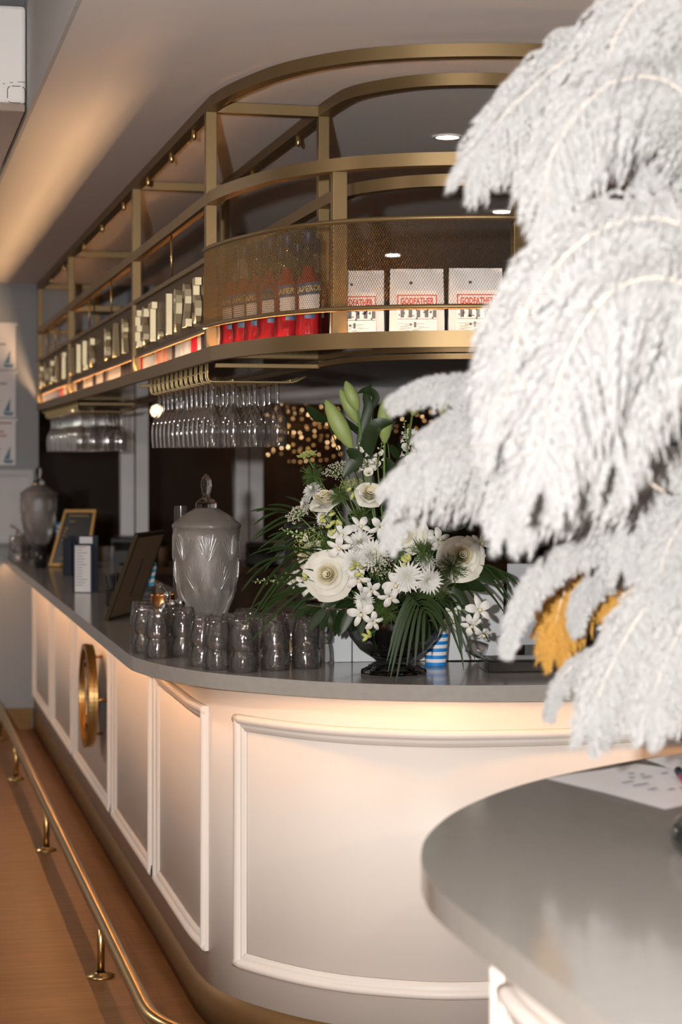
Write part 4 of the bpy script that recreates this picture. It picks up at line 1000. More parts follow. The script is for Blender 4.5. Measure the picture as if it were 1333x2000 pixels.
PL = [
 ([(1430, 430, 3.0), (1350, 150, 2.95), (1190, 70, 2.9), (1010, 200, 2.9), (915, 320, 2.9)], .115, 'uppermost long white plume arching left with its tip beside the gantry rail', feather_m, 230),
 ([(1440, 520, 2.9), (1350, 200, 2.8), (1200, 160, 2.75), (1080, 300, 2.75), (1075, 430, 2.75)], .11, 'white plume hanging just under the uppermost one, tip over the mesh guard', feather_m, 220),
 ([(1450, 420, 2.9), (1400, 60, 2.8), (1290, -20, 2.8), (1200, 80, 2.8), (1170, 260, 2.8)], .13, 'white plume filling the top right corner of the picture', feather_m, 220),
 ([(1470, 520, 3.0), (1420, 250, 2.95), (1330, 130, 2.9), (1280, 230, 2.9), (1270, 350, 2.9)], .11, 'white plume at the right border below the topmost', feather_m, 180),
 ([(1470, 760, 2.8), (1370, 470, 2.7), (1190, 440, 2.65), (1030, 600, 2.65), (985, 830, 2.65)], .13, 'broad nearest white plume curving down beside the paper bags', feather_m, 250),
 ([(1470, 860, 2.75), (1370, 580, 2.65), (1210, 560, 2.6), (1100, 720, 2.6), (1060, 930, 2.6)], .13, 'broad near white plume in the middle of the cluster', feather_m, 250),
 ([(1480, 820, 2.8), (1430, 560, 2.7), (1330, 520, 2.65), (1230, 680, 2.65), (1200, 880, 2.65)], .13, 'near white plume right of the middle, hanging straight down', feather_m, 230),
 ([(1480, 700, 2.9), (1440, 480, 2.8), (1380, 450, 2.8), (1310, 560, 2.8), (1290, 720, 2.8)], .10, 'short white plume at the right border at mid height', feather_m, 160),
 ([(1230, 860, 3.2), (1080, 780, 3.2), (930, 745, 3.2), (830, 750, 3.2), (768, 780, 3.2)], .045, 'slender white plume pointing left above the lily buds', feather_m, 190),
 ([(1230, 930, 3.2), (1080, 850, 3.2), (970, 812, 3.2), (890, 815, 3.2), (828, 850, 3.2)], .055, 'small white plume just below the slender pointing one', feather_m, 180),
 ([(1330, 1040, 3.0), (1150, 930, 3.0), (1000, 880, 3.0), (870, 885, 3.0), (775, 940, 3.0)], .10, 'wide white plume reaching left over the roses', feather_m, 230),
 ([(1150, 1010, 3.1), (980, 950, 3.1), (870, 950, 3.1), (790, 985, 3.1), (760, 1050, 3.1)], .05, 'drooping white feather tip in front of the cream rose', feather_m, 150),
 ([(1300, 960, 2.8), (1180, 900, 2.75), (1080, 900, 2.75), (1010, 950, 2.75), (990, 1020, 2.75)], .085, 'dense white plume low in the middle of the cluster', feather_m, 180),
 ([(1290, 1050, 3.0), (1150, 1060, 3.0), (1060, 1110, 3.0), (1010, 1190, 3.0), (990, 1265, 3.0)], .034, 'narrow white plume curling down right of the orchids', feather_m, 160),
 ([(1350, 1040, 3.2), (1200, 1080, 3.2), (1120, 1130, 3.2), (1090, 1200, 3.2), (1085, 1262, 3.2)], .078, 'gold dyed feather curling down behind the white ones', feather_g, 150),
 ([(1350, 1040, 3.1), (1220, 1090, 3.1), (1150, 1140, 3.1), (1125, 1200, 3.1), (1128, 1225, 3.1)], .032, 'short white plume lying over the gold feather', feather_m, 130),
 ([(1420, 1020, 3.2), (1330, 1060, 3.2), (1260, 1110, 3.2), (1215, 1170, 3.2), (1200, 1230, 3.2)], .07, 'gold dyed feather nearer the right border', feather_g, 120),
 ([(1440, 1080, 2.9), (1340, 1120, 2.9), (1260, 1190, 2.9), (1200, 1290, 2.9), (1150, 1410, 2.9)], .085, 'long lowest white plume hanging over the near counter edge', feather_m, 220),
 ([(1460, 1120, 2.9), (1380, 1160, 2.85), (1330, 1230, 2.85), (1290, 1320, 2.85), (1265, 1410, 2.85)], .075, 'lowest right white plume above the papers', feather_m, 200),
 ([(1280, 1240, 3.1), (1190, 1265, 3.1), (1120, 1300, 3.1), (1085, 1350, 3.1), (1072, 1395, 3.1)], .026, 'thin wispy white feather hanging below the gold one', feather_m, 80),
 ([(1470, 900, 2.95), (1380, 880, 2.95), (1290, 930, 2.95), (1230, 1020, 2.95), (1215, 1090, 2.95)], .08, 'white plume above the gold feathers near the right border', feather_m, 180),
 ([(1480, 960, 2.9), (1420, 950, 2.9), (1350, 1000, 2.9), (1300, 1080, 2.9), (1290, 1160, 2.9)], .075, 'white plume at the right border above the lowest ones', feather_m, 160),
]
for c, l, lb, m, nb in PL: plume(c, l, lb, m, nb)
# ------------------------------------------------------------------ bouquet
random.seed(21)
VC = P(770, 1300, 5.62); VC.z = ZT_
t = tag(empty('glass_bowl', VC), 'footed dark cut glass bowl vase holding the white bouquet on the bar', 'vase')
bp_r = [(.0, .006), (.097, .0), (.099, .004), (.096, .014), (.070, .024), (.052, .034), (.060, .042), (.100, .068), (.130, .105), (.146, .145), (.150, .185), (.144, .205), (.140, .205), (.144, .183), (.140, .145), (.124, .108), (.095, .074), (.05, .052), (0, .050)]
MB().lathe(bp_r[:7], seg=24, facet=.03, smf=False).build('foot', glass_dark, t, fix=True)
MB().lathe(bp_r[5:], seg=48, facet=.022, smf=True).build('bowl', glass_dark, t, fix=True)
fm = MB()
for k in range(70):
    a, rr_ = U(0, 6.28), U(0, .105); p0 = Vector((rr_ * .7 * math.cos(a), rr_ * .7 * math.sin(a), U(.06, .09))); p1 = Vector((rr_ * 1.15 * math.cos(a + .5), rr_ * 1.15 * math.sin(a + .5), .215)); fm.tube([p0, (p0 + p1) / 2 + Vector((U(-.01, .01), U(-.01, .01), 0)), p1], .004, 6)
fm.build('submerged_stems', mat('dark_stem_green', (.02, .045, .015), .5), t)
MOUTH = VC + Vector((0, 0, .17))
def ribbon(mb, path, w, nrm=None, fold=.25, lance=True):
    n = len(path); V = []
    for i, p in enumerate(path):
        d = (path[min(i + 1, n - 1)] - path[max(i - 1, 0)]).normalized()
        up = nrm or Vector((0, 0, 1)); s_ = d.cross(up)
        if s_.length < .05: s_ = d.cross(CAMV)
        s_.normalize(); u2 = s_.cross(d); f = i / (n - 1)
        ww = w * (math.sin(math.pi * min(1, f * .92 + .06)) ** .7 if lance else 1) / 2
        V += [p - s_ * ww + u2 * ww * fold, p, p + s_ * ww + u2 * ww * fold]
    F_ = []
    for i in range(n - 1):
        b = 3 * i; F_ += [(b, b + 1, b + 4, b + 3), (b + 1, b + 2, b + 5, b + 4)]
    return mb.add(V, F_, True)
def stem_to(t, base, r=.0022, m=None, tgt=None, sag=.0):
    tgt = tgt or (MOUTH + Vector((U(-.05, .05), U(-.05, .05), 0))); d = tgt - base
    MB().tube([Vector((0, 0, 0)), d * .4 + Vector((0, 0, sag)), d], r, 7).build('stem', m or green_stem, t)
def flower(name, px_, py_, D_, label, cat, group=None, r=0, r_=None):
    p = P(px_, py_, D_); t = tag(empty(name, p), label, cat, group); return t, p
TOCAM = -CAMV
def dirv(dx, dz, toward=1.0):   # direction given by right, up and toward-camera amounts
    return (Vector((C_, -S_, 0)) * dx + Vector((0, 0, 1)) * dz + TOCAM * toward).normalized()
def petal_cup(mb, M, a0, w, r0, rt, h, open_, RR, curl=.22, nu=6, nv=6):
    V = []
    for j in range(nv + 1):
        v = j / nv
        for i in range(nu + 1):
            u = 2 * i / nu - 1
            wid = w * (.35 + .65 * math.sin(math.pi * (.12 + .62 * v)))
            a = a0 + u * wid
            rad = r0 + (rt - r0) * v ** 1.15 + open_ * curl * RR * v ** 5 + .03 * RR * u * u * open_
            z = h * v ** .85 - open_ * .30 * RR * v ** 5 - .14 * RR * (u * u) * v ** 3 + .012 * RR * math.sin(9 * a)
            V.append(M @ Vector((rad * math.cos(a), rad * math.sin(a), z)))
    c = nu + 1
    mb.add(V, [(j * c + i, j * c + i + 1, (j + 1) * c + i + 1, (j + 1) * c + i) for j in range(nv) for i in range(nu)], True)
def rose(px_, py_, D_, rad, dr, label, op=1.0, m=None):
    t, p = flower('rose', px_, py_, D_, label, 'rose'); M = aim(dr)
    inner, outer = MB(), MB()
    hv = []
    for q in range(61):
        f = q / 60; a = f * 14; r = rad * (.02 + .20 * f); hh_ = rad * (.66 - .10 * f + .03 * math.sin(a * .9)); hv += [M @ Vector((r * .8 * math.cos(a), r * .8 * math.sin(a), 0)), M @ Vector((r * math.cos(a), r * math.sin(a), hh_)), M @ Vector((r * 1.14 * math.cos(a), r * 1.14 * math.sin(a), hh_ - .05 * rad))]
    inner.add(hv, [(3 * q + j, 3 * q + 3 + j, 3 * q + 4 + j, 3 * q + 1 + j) for q in range(60) for j in range(2)], True)
    for li, (n_, rt, hh_, opn, wd) in enumerate([(3, .30, 1.12, .10, 1.25), (4, .42, 1.08, .25, 1.05), (5, .58, .98, .5, .85), (5, .78, .84, .85, .80), (6, .98, .62, 1.2, .72)]):
        if op < .8 and li == 4: continue
        for k in range(n_):
            a0 = 6.283 * k / n_ + li * .7 + U(-.12, .12); sc_ = U(.94, 1.06)
            petal_cup(inner if li < 2 else outer, M @ Matrix.Translation((0, 0, -.50 * rad)), a0, wd, .08 * rad, rt * rad * sc_ * (.6 + .4 * op), hh_ * rad * sc_, opn * (.4 + .6 * op), rad, curl=.20, nu=8, nv=8)
    inner.build('inner_petals', petal_c, t); outer.build('outer_petals', petal, t)
    sp = MB()
    for k in range(5):
        a = k * 1.257; pth = [M @ Vector((math.cos(a) * r * rad, math.sin(a) * r * rad, z * rad)) for r, z in ((.05, -.5), (.25, -.48), (.5, -.55), (.65, -.7))]; ribbon(sp, pth, rad * .25)
    sp.build('sepals', green_stem, t); stem_to(t, p, .0028); return t
def mum(px_, py_, D_, rad, dr, label, yc=True):
    t, p = flower('chrysanthemum', px_, py_, D_, label, 'chrysanthemum'); M = aim(dr); mb = MB()
    for ring_, n in ((0, 10), (1, 15), (2, 19), (3, 22), (4, 22)):
        f = ring_ / 4
        for k in range(n):
            a = 6.283 * k / n + ring_ * .3 + U(-.08, .08); L = rad * (.42 + .58 * f) * U(.88, 1.05); el = math.radians(78 - 72 * f + U(-7, 7))
            pth = [M @ Vector((math.cos(a) * r, math.sin(a) * r, z)) for r, z in [(L * s_ * math.cos(el * (1 - .25 * s_)) , L * s_ * math.sin(el * (1 - .2 * s_)) - rad * .12 * f) for s_ in (.04, .35, .7, 1)]]
            ribbon(mb, pth, rad * .16, nrm=M.to_3x3() @ Vector((0, 0, 1)), fold=.45)
    mb.build('petals', petal_w, t); MB().lathe([(0, .16), (.08, .14), (.13, .06), (.12, 0)], seg=10, M=M @ Matrix.Scale(rad, 4)).build('center', bud_y if yc else petal_c, t); stem_to(t, p, .0018); return t
def orchid(px_, py_, D_, rad, dr, label, roll=0):
    t, p = flower('orchid_bloom', px_, py_, D_, label, 'orchid'); M = aim(dr) @ Matrix.Rotation(roll, 4, 'Z'); mb = MB()
    for k in range(5):
        a = math.pi / 2 + k * 1.2566; wd = .62 if k in (1, 4) else .42; V = []
        for j in range(7):
            v = j / 6; w = wd * rad * math.sin(math.pi * (.06 + .86 * v)) ** .7 / 2
            for sx in (-1, 0, 1):
                q = Vector((math.cos(a), math.sin(a), 0)) * (rad * (.08 + .92 * v)) + Vector((-math.sin(a), math.cos(a), 0)) * w * sx + Vector((0, 0, rad * (.18 * math.sin(3 * v) - .12 * abs(sx) * 1)))
                V.append(M @ q)
        mb.add(V, [(3 * j + i, 3 * j + i + 1, 3 * j + i + 4, 3 * j + i + 3) for j in range(6) for i in range(2)], True)
    mb.build('petals', petal_w, t)
    lp = MB().lathe([(0, .34), (.10, .36), (.16, .24), (.12, .08), (.05, 0)], seg=10, M=M @ Matrix.Translation((0, -.08 * rad, 0)) @ Matrix.Scale(rad, 4)); lp.build('lip', petal_c, t)
    stem_to(t, p, .0013); return t
def lily_bud(bpx, tpx, D_, w, label, tgt=None, D2=None):
    b = P(bpx[0], bpx[1], D_); e = P(tpx[0], tpx[1], D2 or D_); t = tag(empty('lily_bud', b), label, 'lily bud'); d = e - b; L = d.length; M = aim(d)
    prof = [(.18, 0), (.30, .03), (.62, .14), (.92, .32), (1.0, .48), (.90, .66), (.66, .82), (.34, .94), (.12, .995), (0, 1)]
    mb = MB(); seg = 24; V = []
    for (r, z) in prof:
        for k in range(seg):
            a = 6.2832 * k / seg; q = w / 2 * r * (1 - .13 * abs(math.cos(1.5 * a)) ** 6 + .02 * math.cos(6 * a)); V.append(M @ Vector((q * math.cos(a), q * math.sin(a), z * L)))
    mb.add(V, [(i * seg + k, i * seg + (k + 1) % seg, (i + 1) * seg + (k + 1) % seg, (i + 1) * seg + k) for i in range(len(prof) - 1) for k in range(seg)], True)
    mb.build('bud', green_lily, t); stem_to(t, b, .0035, tgt=tgt); return t
def leaf(name, pts, w, label, m=None, cat='leaf', fold=.3, nrm=None):
    ps = [P(*c) for c in pts]; b = ps[0].copy(); t = tag(empty(name, b), label, cat); sp = bez([p - b for p in ps], 12)
    ribbon(MB(), sp, w, nrm=nrm or TOCAM, fold=fold).build('blade', m or green_dark, t) if False else None
    mb = MB(); ribbon(mb, sp, w, nrm=nrm or (TOCAM + Vector((0, 0, .3))).normalized(), fold=fold); mb.build('blade', m or green_dark, t)
    stem_to(t, b, .0015, green_dark); return t
def frond(c0, c1, c2, n, L, ang, droop, label, w=.0085, spread0=.15):
    ps = [P(*c) for c in (c0, c1, c2)]; b = ps[0].copy(); t = tag(empty('palm_frond', b), label, 'palm leaf'); sp = bez([p - b for p in ps], 41)
    MB().tube(sp[::4], [.0028 - .0002 * i for i in range(11)], 6).build('midrib', green_palm, t); mb = MB()
    for k in range(n):
        f = spread0 + (1 - spread0) * k / (n - 1); i = min(40, int(f * 40)); p = sp[i]; tg = (sp[min(i + 2, 40)] - sp[max(i - 2, 0)]).normalized(); sv = tg.cross(TOCAM).normalized()
        for sg_ in (-1, 1):
            a = math.radians(ang * (1 - .55 * f) + U(-4, 4)); d = (tg * math.cos(a) + sv * sg_ * math.sin(a) + TOCAM * U(-.05, .35)).normalized(); l = L * U(.85, 1.1) * (.75 + .5 * math.sin(math.pi * f) - .15 * f)
            ribbon(mb, [p + d * (l * u) + Vector((0, 0, -1)) * (l * droop * u * u) for u in (0, .15, .3, .45, .6, .75, .9, 1)], w, nrm=(TOCAM + Vector((0, 0, .8))).normalized(), fold=.2)
    mb.build('leaflets', green_palm, t); stem_to(t, b, .003, green_palm); return t
def lace(px_, py_, D_, rad, dr, label, m=None, n=26):
    t, p = flower('lace_flower', px_, py_, D_, label, 'lace flower'); M = aim(dr); blobs, rays = MB(), MB()
    for k in range(n):
        a = 2.4 * k; rr_ = rad * math.sqrt((k + .5) / n); c = Vector((rr_ * math.cos(a), rr_ * math.sin(a), -.25 * rad * (rr_ / rad) ** 2)); rays.tube([M @ Vector((0, 0, -.7 * rad)), M @ (c * .6 + Vector((0, 0, -.25 * rad))), M @ c], .0006, 4)
        for j in range(9):
            q = M @ (c + Vector((U(-1, 1), U(-1, 1), U(-.4, .5))) * rad * .16); r = U(.0011, .0020)
            blobs.add([q + Vector(v) * r for v in ((1, 0, 0), (-1, 0, 0), (0, 1, 0), (0, -1, 0), (0, 0, 1), (0, 0, -1))], [(0, 2, 4), (2, 1, 4), (1, 3, 4), (3, 0, 4), (2, 0, 5), (1, 2, 5), (3, 1, 5), (0, 3, 5)])
    blobs.build('florets', m or lace_m, t); rays.build('umbel_rays', green_stem, t); b2 = M @ Vector((0, 0, -.7 * rad)); d = MOUTH + Vector((U(-.04, .04), U(-.04, .04), 0)) - p
    MB().tube([b2, b2 + (d - b2) * .5, d], .0017, 6).build('stem', green_stem, t); return t
def spike(base, tip, D_, w, n, label, green=.5):
    b, e = P(*base, D_), P(*tip, D_); t = tag(empty('snapdragon', b), label, 'snapdragon'); d = e - b; M0 = aim(d); L = d.length; fl, bd = MB(), MB()
    for k in range(n):
        f = k / (n - 1); a = 2.4 * k; r = w * (1 - .75 * f); c = M0 @ Vector((math.cos(a) * r * .6, math.sin(a) * r * .6, L * f)); M = Matrix.Translation(c) @ aim((M0.to_3x3() @ Vector((math.cos(a), math.sin(a), .5)))) @ Matrix.Scale(r, 4)
        if f < 1 - green:
            for q in range(5): petal_cup(fl, M, q * 1.257, .75, .12, .5, .85, .8, .8, nu=3, nv=4)
        else: bd.lathe([(0, -.1), (.28, .05), (.36, .4), (.22, .75), (0, .9)], seg=8, M=M)
    if fl.v: fl.build('open_florets', petal, t)
    if bd.v: bd.build('buds', mat('pale_green_bud', (.45, .52, .28), .5) if 'pale_green_bud' not in MT else MT['pale_green_bud'], t)
    MB().tube([(0, 0, 0), d], [.0025, .0012], 6).build('spike_stem', green_stem, t); stem_to(t, b, .0022); return t
def feathery(px_, py_, D_, rad, label, n=90):
    t, p = flower('feathery_sprig', px_, py_, D_, label, 'greenery'); mb = MB()
    for k in range(n):
        d = Vector((U(-1, 1), U(-1, 1), U(-1, 1))).normalized(); l = rad * U(.5, 1.1); pt = d * l; mb.tube([d * l * .1, pt], [.0008, .0004], 3, caps=False)
        for j in range(4):
            q = pt * U(.35, .95); mb.tube([q, q + (d + Vector((U(-1, 1), U(-1, 1), U(-1, 1))) * .8).normalized() * rad * .28], [.0006, .0003], 3, caps=False)
    mb.build('fine_leaves', green_fern, t); stem_to(t, p, .0014); return t
def sprig(px_, py_, D_, ang, n, L, label, spread=1.0):
    t, p = flower('leaf_sprig', px_, py_, D_, label, 'greenery'); mb = MB(); base_d = dirv(math.cos(math.radians(ang)), math.sin(math.radians(ang)), .15)
    tgt = MOUTH - p
    for k in range(n):
        o = tgt.normalized() * (.022 * k); d = (base_d + Vector((U(-1, 1), U(-1, 1), U(-1, 1))) * .8 * spread).normalized(); nr = (TOCAM + Vector((U(-1, 1), U(-1, 1), U(-1, 1))) * .7).normalized()
        ribbon(mb, [o + d * L * u + Vector((0, 0, -.25 * L * u * u)) for u in (0, .1, .25, .45, .65, .85, 1)], L * .46, nrm=nr, fold=.22)
    mb.build('leaves', green_dark, t); stem_to(t, p, .0016, wood_dark); return t
# roses
rose(640, 982, 5.50, .060, dirv(-.35, .75, .45), 'large white rose seen from the side at the upper left of the bouquet', .75)
rose(722, 968, 5.47, .052, dirv(.1, .55, .85), 'white rose facing forward below the snapdragon spikes', .72)
rose(603, 1085, 5.50, .046, dirv(-.8, .35, .5), 'white rose turned left, partly behind the large open rose', .8)
rose(642, 1123, 5.40, .061, dirv(-.15, .15, 1), 'largest open cream rose at the lower left of the bouquet', 1.0)
rose(790, 1042, 5.46, .056, dirv(-.1, .0, 1), 'cream rose veiled by the white feather tip', .95)
rose(902, 1088, 5.44, .058, dirv(.1, .35, 1), 'open cream rose at the right of the bouquet', .95)
# chrysanthemums
for c in [(612, 958, 5.56, .036, (-.5, .6, .6), 'white chrysanthemum above the side-on rose, upper left'), (598, 985, 5.56, .030, (-.9, .2, .5), 'small white chrysanthemum peeping out left of the side-on rose'),
          (704, 1058, 5.42, .044, (-.2, .6, .8), 'white chrysanthemum in the middle, topmost of three together'), (728, 1082, 5.38, .052, (.1, .4, .9), 'broad white chrysanthemum under the lace flower in the middle'),
          (690, 1098, 5.38, .046, (-.4, .1, .9), 'white chrysanthemum touching the right of the largest rose'), (796, 1126, 5.36, .050, (-.1, .1, 1), 'white chrysanthemum at the lower middle, left of a pair'),
          (838, 1134, 5.37, .046, (.2, -.1, 1), 'white chrysanthemum at the lower middle, right of a pair'), (834, 1098, 5.44, .036, (.3, .6, .7), 'white chrysanthemum half hidden in feathery green, right of middle'),
          (712, 1172, 5.42, .034, (-.1, -.2, 1), 'small white chrysanthemum low above the bowl rim'), (755, 832, 5.66, .030, (-.3, .6, .6), 'small white chrysanthemum behind the right lily bud'),
          (806, 852, 5.64, .034, (.1, .6, .7), 'white chrysanthemum high beside the dark leaf stem'), (632, 1012, 5.52, .026, (-.5, .1, .9), 'little white chrysanthemum under the side-on rose')]:
    mum(c[0], c[1], c[2], c[3], dirv(*c[4]), c[5])
# orchids
for c in [(668, 1044, 5.40, .040, (-.1, .2, 1), .3, 'star shaped white orchid left of the centre'), (662, 1070, 5.39, .036, (-.2, -.1, 1), 1.1, 'white orchid just under the star shaped one'), (704, 1028, 5.42, .034, (.2, .3, .9), .6, 'white orchid above the middle chrysanthemums'),
          (744, 1030, 5.42, .036, (.3, -.3, .9), 2.0, 'white orchid hanging left of the veiled rose'), (706, 1198, 5.40, .040, (-.1, -.1, 1), .2, 'white orchid low over the left of the bowl'), (730, 1214, 5.40, .030, (.2, -.3, 1), 1.2, 'small white orchid over the middle of the bowl'),
          (774, 1142, 5.37, .040, (-.2, 0, 1), .5, 'white orchid left of the chrysanthemum pair'), (762, 1166, 5.38, .034, (.1, -.4, .9), 1.6, 'white orchid below the chrysanthemum pair'), (700, 1132, 5.37, .036, (0, -.2, 1), .9, 'white orchid right under the yellow-green buds'),
          (937, 1190, 5.38, .040, (.2, .2, 1), .2, 'open white orchid at the end of the right hanging spray'), (922, 1222, 5.40, .034, (-.3, -.3, .9), 1.5, 'white orchid second on the right hanging spray'), (946, 1238, 5.38, .028, (.1, -.9, .6), .1, 'half closed orchid at the tip of the right hanging spray'),
          (888, 1206, 5.45, .036, (-.4, 0, 1), .8, 'shaded white orchid behind the right palm leaflets'), (830, 1052, 5.48, .038, (.2, .4, .9), .4, 'white orchid right of the veiled rose'), (858, 1054, 5.48, .036, (.3, .2, .9), 1.3, 'white orchid between the two right roses'),
          (575, 1132, 5.48, .028, (-.6, 0, .8), .5, 'small white orchid at the left edge above the palm'), (602, 1146, 5.45, .034, (-.4, -.2, .9), 1.4, 'white orchid tucked under the left rose'), (622, 1160, 5.44, .030, (-.2, -.6, .8), 2.2, 'white orchid beneath the largest rose'),
          (726, 1152, 5.40, .030, (0, -.3, 1), .3, 'white orchid low in the middle of the bouquet'), (940, 1062, 5.46, .034, (.5, .3, .8), .7, 'white orchid at the far right under the feathers')]:
    orchid(c[0], c[1], c[2], c[3], dirv(*c[4]), c[6], c[5])
# lilies
LT = MOUTH + Vector((-.02, .05, 0))
lily_bud((688, 876), (637, 781), 5.50, .052, 'biggest pale green lily bud leaning left', LT)
lily_bud((700, 802), (676, 744), 5.56, .040, 'upright green lily bud topmost of the cluster', LT)
lily_bud((700, 826), (665, 760), 5.62, .038, 'green lily bud tucked behind the topmost one', LT)
lily_bud((752, 866), (752, 778), 5.52, .047, 'straight green lily bud right of the dark leaves', LT)
lily_bud((806, 812), (830, 762), 5.60, .036, 'slim lily bud leaning right under the slender feather', LT)
lily_bud((868, 820), (866, 735), 5.66, .045, 'lily bud mostly hidden behind the left feathers', LT)
for c in [([(700, 870, 5.58), (720, 800, 5.57), (716, 770, 5.56), (728, 748, 5.54)], .030, 'tall dark lily leaf between the buds'), ([(640, 822, 5.54), (618, 812, 5.52), (600, 792, 5.50)], .030, 'dark pointed lily leaf reaching left of the big bud'),
          ([(680, 878, 5.46), (698, 895, 5.44), (686, 912, 5.44), (672, 930, 5.44)], .040, 'broad dark leaf hanging below the biggest lily bud'), ([(718, 900, 5.50), (722, 860, 5.48), (738, 830, 5.46), (768, 824, 5.46)], .046, 'broad dark leaf crossing in front of the straight bud'),
          ([(716, 860, 5.6), (694, 838, 5.58), (676, 824, 5.56), (650, 800, 5.55)], .020, 'narrow dark leaf behind the biggest lily bud'), ([(728, 800, 5.58), (735, 775, 5.57), (718, 762, 5.56), (700, 768, 5.55)], .024, 'curled dark leaf tip beside the topmost bud'), ([(880, 900, 5.6), (860, 870, 5.58), (825, 850, 5.58)], .04, 'dark lily leaf under the left feathers')]:
    leaf('lily_leaf', c[0], c[1], c[2])
# snapdragons
spike((722, 925), (700, 868), 5.46, .022, 12, 'white snapdragon spike below the biggest lily bud', .15)
spike((738, 908), (748, 862), 5.50, .016, 10, 'short greenish white snapdragon left of the feathers', .4)
spike((590, 1128), (496, 1136), 5.46, .018, 22, 'long snapdragon spike with pale green buds pointing left', .75)
spike((600, 1052), (548, 1032), 5.54, .014, 16, 'short green snapdragon tip pointing left above the palm', .95)
spike((800, 900), (790, 818), 5.58, .020, 16, 'white and green snapdragon stem beside the right lily bud', .5)
# lace flowers
for c in [(662, 912, 5.48, .044, (-.2, .8, .5), 'flat white lace flower under the biggest lily bud', lace_m), (580, 1000, 5.50, .036, (-.5, .7, .6), 'cream lace flower at the left edge of the bouquet', lace_m), (742, 1098, 5.33, .042, (.3, .4, .9), 'cream lace flower in the very middle', lace_m),
          (600, 1056, 5.46, .054, (-.6, .5, .7), 'greenish lace flower above the left rose', bud_y), (600, 884, 5.52, .026, (-.2, .9, .3), 'small green lace flower on a tall stalk at the upper left', bud_y), (690, 944, 5.50, .040, (0, .8, .5), 'yellow-green lace flower between the two upper roses', bud_y), (700, 905, 5.56, .03, (.2, .9, .3), 'small pale lace flower behind the snapdragon', lace_m)]:
    lace(c[0], c[1], c[2], c[3], dirv(*c[4]), c[5], c[6])
# bud clusters
for c in [(654, 1030, 5.38, 6, 'yellow-green orchid buds above the star shaped orchid'), (640, 1008, 5.42, 4, 'yellow-green buds under the side-on rose'), (700, 1112, 5.33, 7, 'round yellow-green bud cluster in the middle'), (790, 1098, 5.36, 7, 'green-yellow buds above the chrysanthemum pair'), (690, 962, 5.44, 2, 'two green buds left of the forward facing rose'), (604, 1132, 5.38, 2, 'green buds left of the largest rose'), (712, 1245, 5.40, 4, 'green buds hanging before the bowl')]:
    t, p = flower('bud_cluster', c[0], c[1], c[2], c[4], 'flower buds'); 
    for k in range(c[3]):
        o = Vector((U(-1, 1), U(-1, 1) * .5, U(-1, 1))) * .016; MB().lathe([(0, -.011), (.0045, -.007), (.0058, 0), (.004, .008), (0, .013)], seg=10, M=Matrix.Translation(o) @ aim((U(-1, 1), U(-1, 1), U(-.2, 1)))).build('bud', bud_y, t)
    stem_to(t, p, .0014)
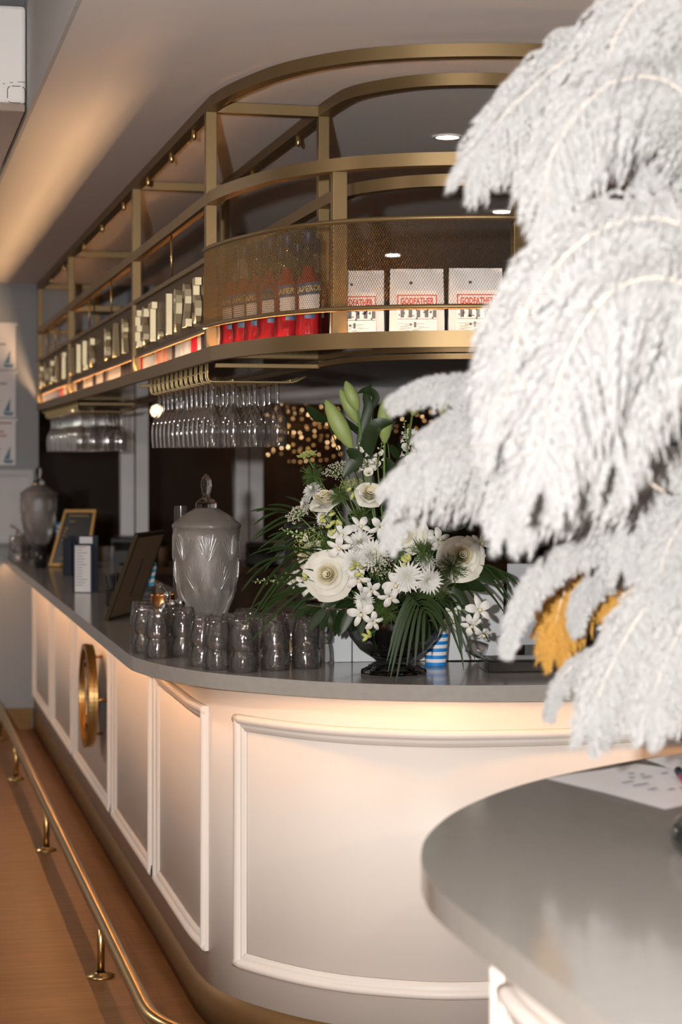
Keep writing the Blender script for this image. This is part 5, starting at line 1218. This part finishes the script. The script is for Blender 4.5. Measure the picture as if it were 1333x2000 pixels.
# greens
for c in [(884, 1108, 5.40, .050, 'feathery green tuft left of the right rose'), (856, 1150, 5.42, .050, 'feathery green tuft right of the chrysanthemum pair'), (738, 1188, 5.44, .046, 'feathery green tuft low over the bowl middle'), (828, 1080, 5.42, .044, 'feathery green tuft under the veiled rose'), (612, 928, 5.50, .040, 'wispy green sprig on the tall upper left stalk'),
          (664, 968, 5.44, .034, 'wispy green sprig across the side-on rose'), (706, 1010, 5.46, .036, 'fine green sprig between the centre flowers'), (760, 1196, 5.42, .040, 'fine green sprig in front of the bowl rim'), (642, 1060, 5.44, .032, 'fine green sprig beside the left orchids'), (780, 1074, 5.46, .036, 'fine green sprig below the veiled rose')]:
    feathery(*c)
for c in [(636, 1190, 5.42, 235, 5, .062, 'glossy dark leaf sprig hanging over the tumblers'), (600, 1182, 5.44, 190, 4, .058, 'glossy dark leaves at the lower left over the glasses'), (672, 1164, 5.42, 200, 6, .065, 'glossy dark leaves under the largest rose'), (690, 1190, 5.44, 250, 6, .062, 'dark leaf sprig at the left of the bowl rim'),
          (925, 1104, 5.46, 10, 5, .085, 'dark leaves right of the right rose'), (898, 1140, 5.45, 330, 6, .080, 'dark leaves below the right rose'), (870, 1165, 5.46, 300, 6, .075, 'dark leaves above the right of the bowl'), (790, 1080, 5.50, 60, 6, .075, 'dark leaf sprig behind the chrysanthemum pair'),
          (740, 1120, 5.48, 270, 8, .075, 'dark leaf sprig deep in the middle of the bouquet'), (700, 1080, 5.52, 160, 8, .08, 'dark leaves behind the centre orchids'), (820, 1190, 5.46, 270, 8, .075, 'dark leaves behind the front palm fan'), (760, 1000, 5.56, 90, 8, .085, 'dark leaves above the veiled rose'),
          (770, 930, 5.60, 90, 9, .080, 'dark small-leaved stem near the feather edge'), (780, 880, 5.62, 90, 8, .06, 'upper small-leaved dark stem beside the right lily bud'), (640, 1040, 5.56, 180, 7, .08, 'dark leaves behind the left lace flowers'), (860, 1030, 5.56, 40, 7, .09, 'dark leaves behind the right orchids'),
          (740, 1200, 5.50, 240, 8, .08, 'dark leaves hiding the left of the bowl mouth'), (700, 1000, 5.58, 120, 8, .085, 'dark leaves behind the forward facing rose'), (800, 1150, 5.52, 300, 8, .085, 'dark leaves low behind the chrysanthemum pair'), (665, 1120, 5.54, 200, 7, .08, 'dark leaves behind the largest rose')]:
    sprig(*c)
# palms
frond((720, 1112, 5.52), (625, 1090, 5.46), (545, 1092, 5.36), 7, .215, 30, .42, 'palm leaf sweeping left in front of the dispenser')
frond((700, 1050, 5.60), (610, 1010, 5.60), (545, 1000, 5.58), 6, .15, 36, .35, 'palm leaf fanning left above the dispenser shoulder')
frond((700, 1160, 5.50), (630, 1140, 5.44), (560, 1165, 5.40), 4, .19, 18, .25, 'palm leaf low on the left over the tumblers')
frond((720, 1080, 5.62), (640, 1055, 5.64), (570, 1045, 5.64), 6, .13, 38, .5, 'palm leaf at the back left of the bouquet')
frond((800, 1158, 5.42), (816, 1178, 5.33), (830, 1194, 5.29), 8, .105, 88, 1.0, 'palm leaf fan drooping over the front of the bowl', w=.0095)
frond((860, 1130, 5.50), (930, 1110, 5.48), (970, 1115, 5.46), 5, .12, 34, .7, 'palm leaf arching right toward the feathers')
frond((840, 1180, 5.48), (875, 1172, 5.44), (895, 1190, 5.42), 4, .11, 50, .9, 'palm leaf drooping at the right of the bowl')
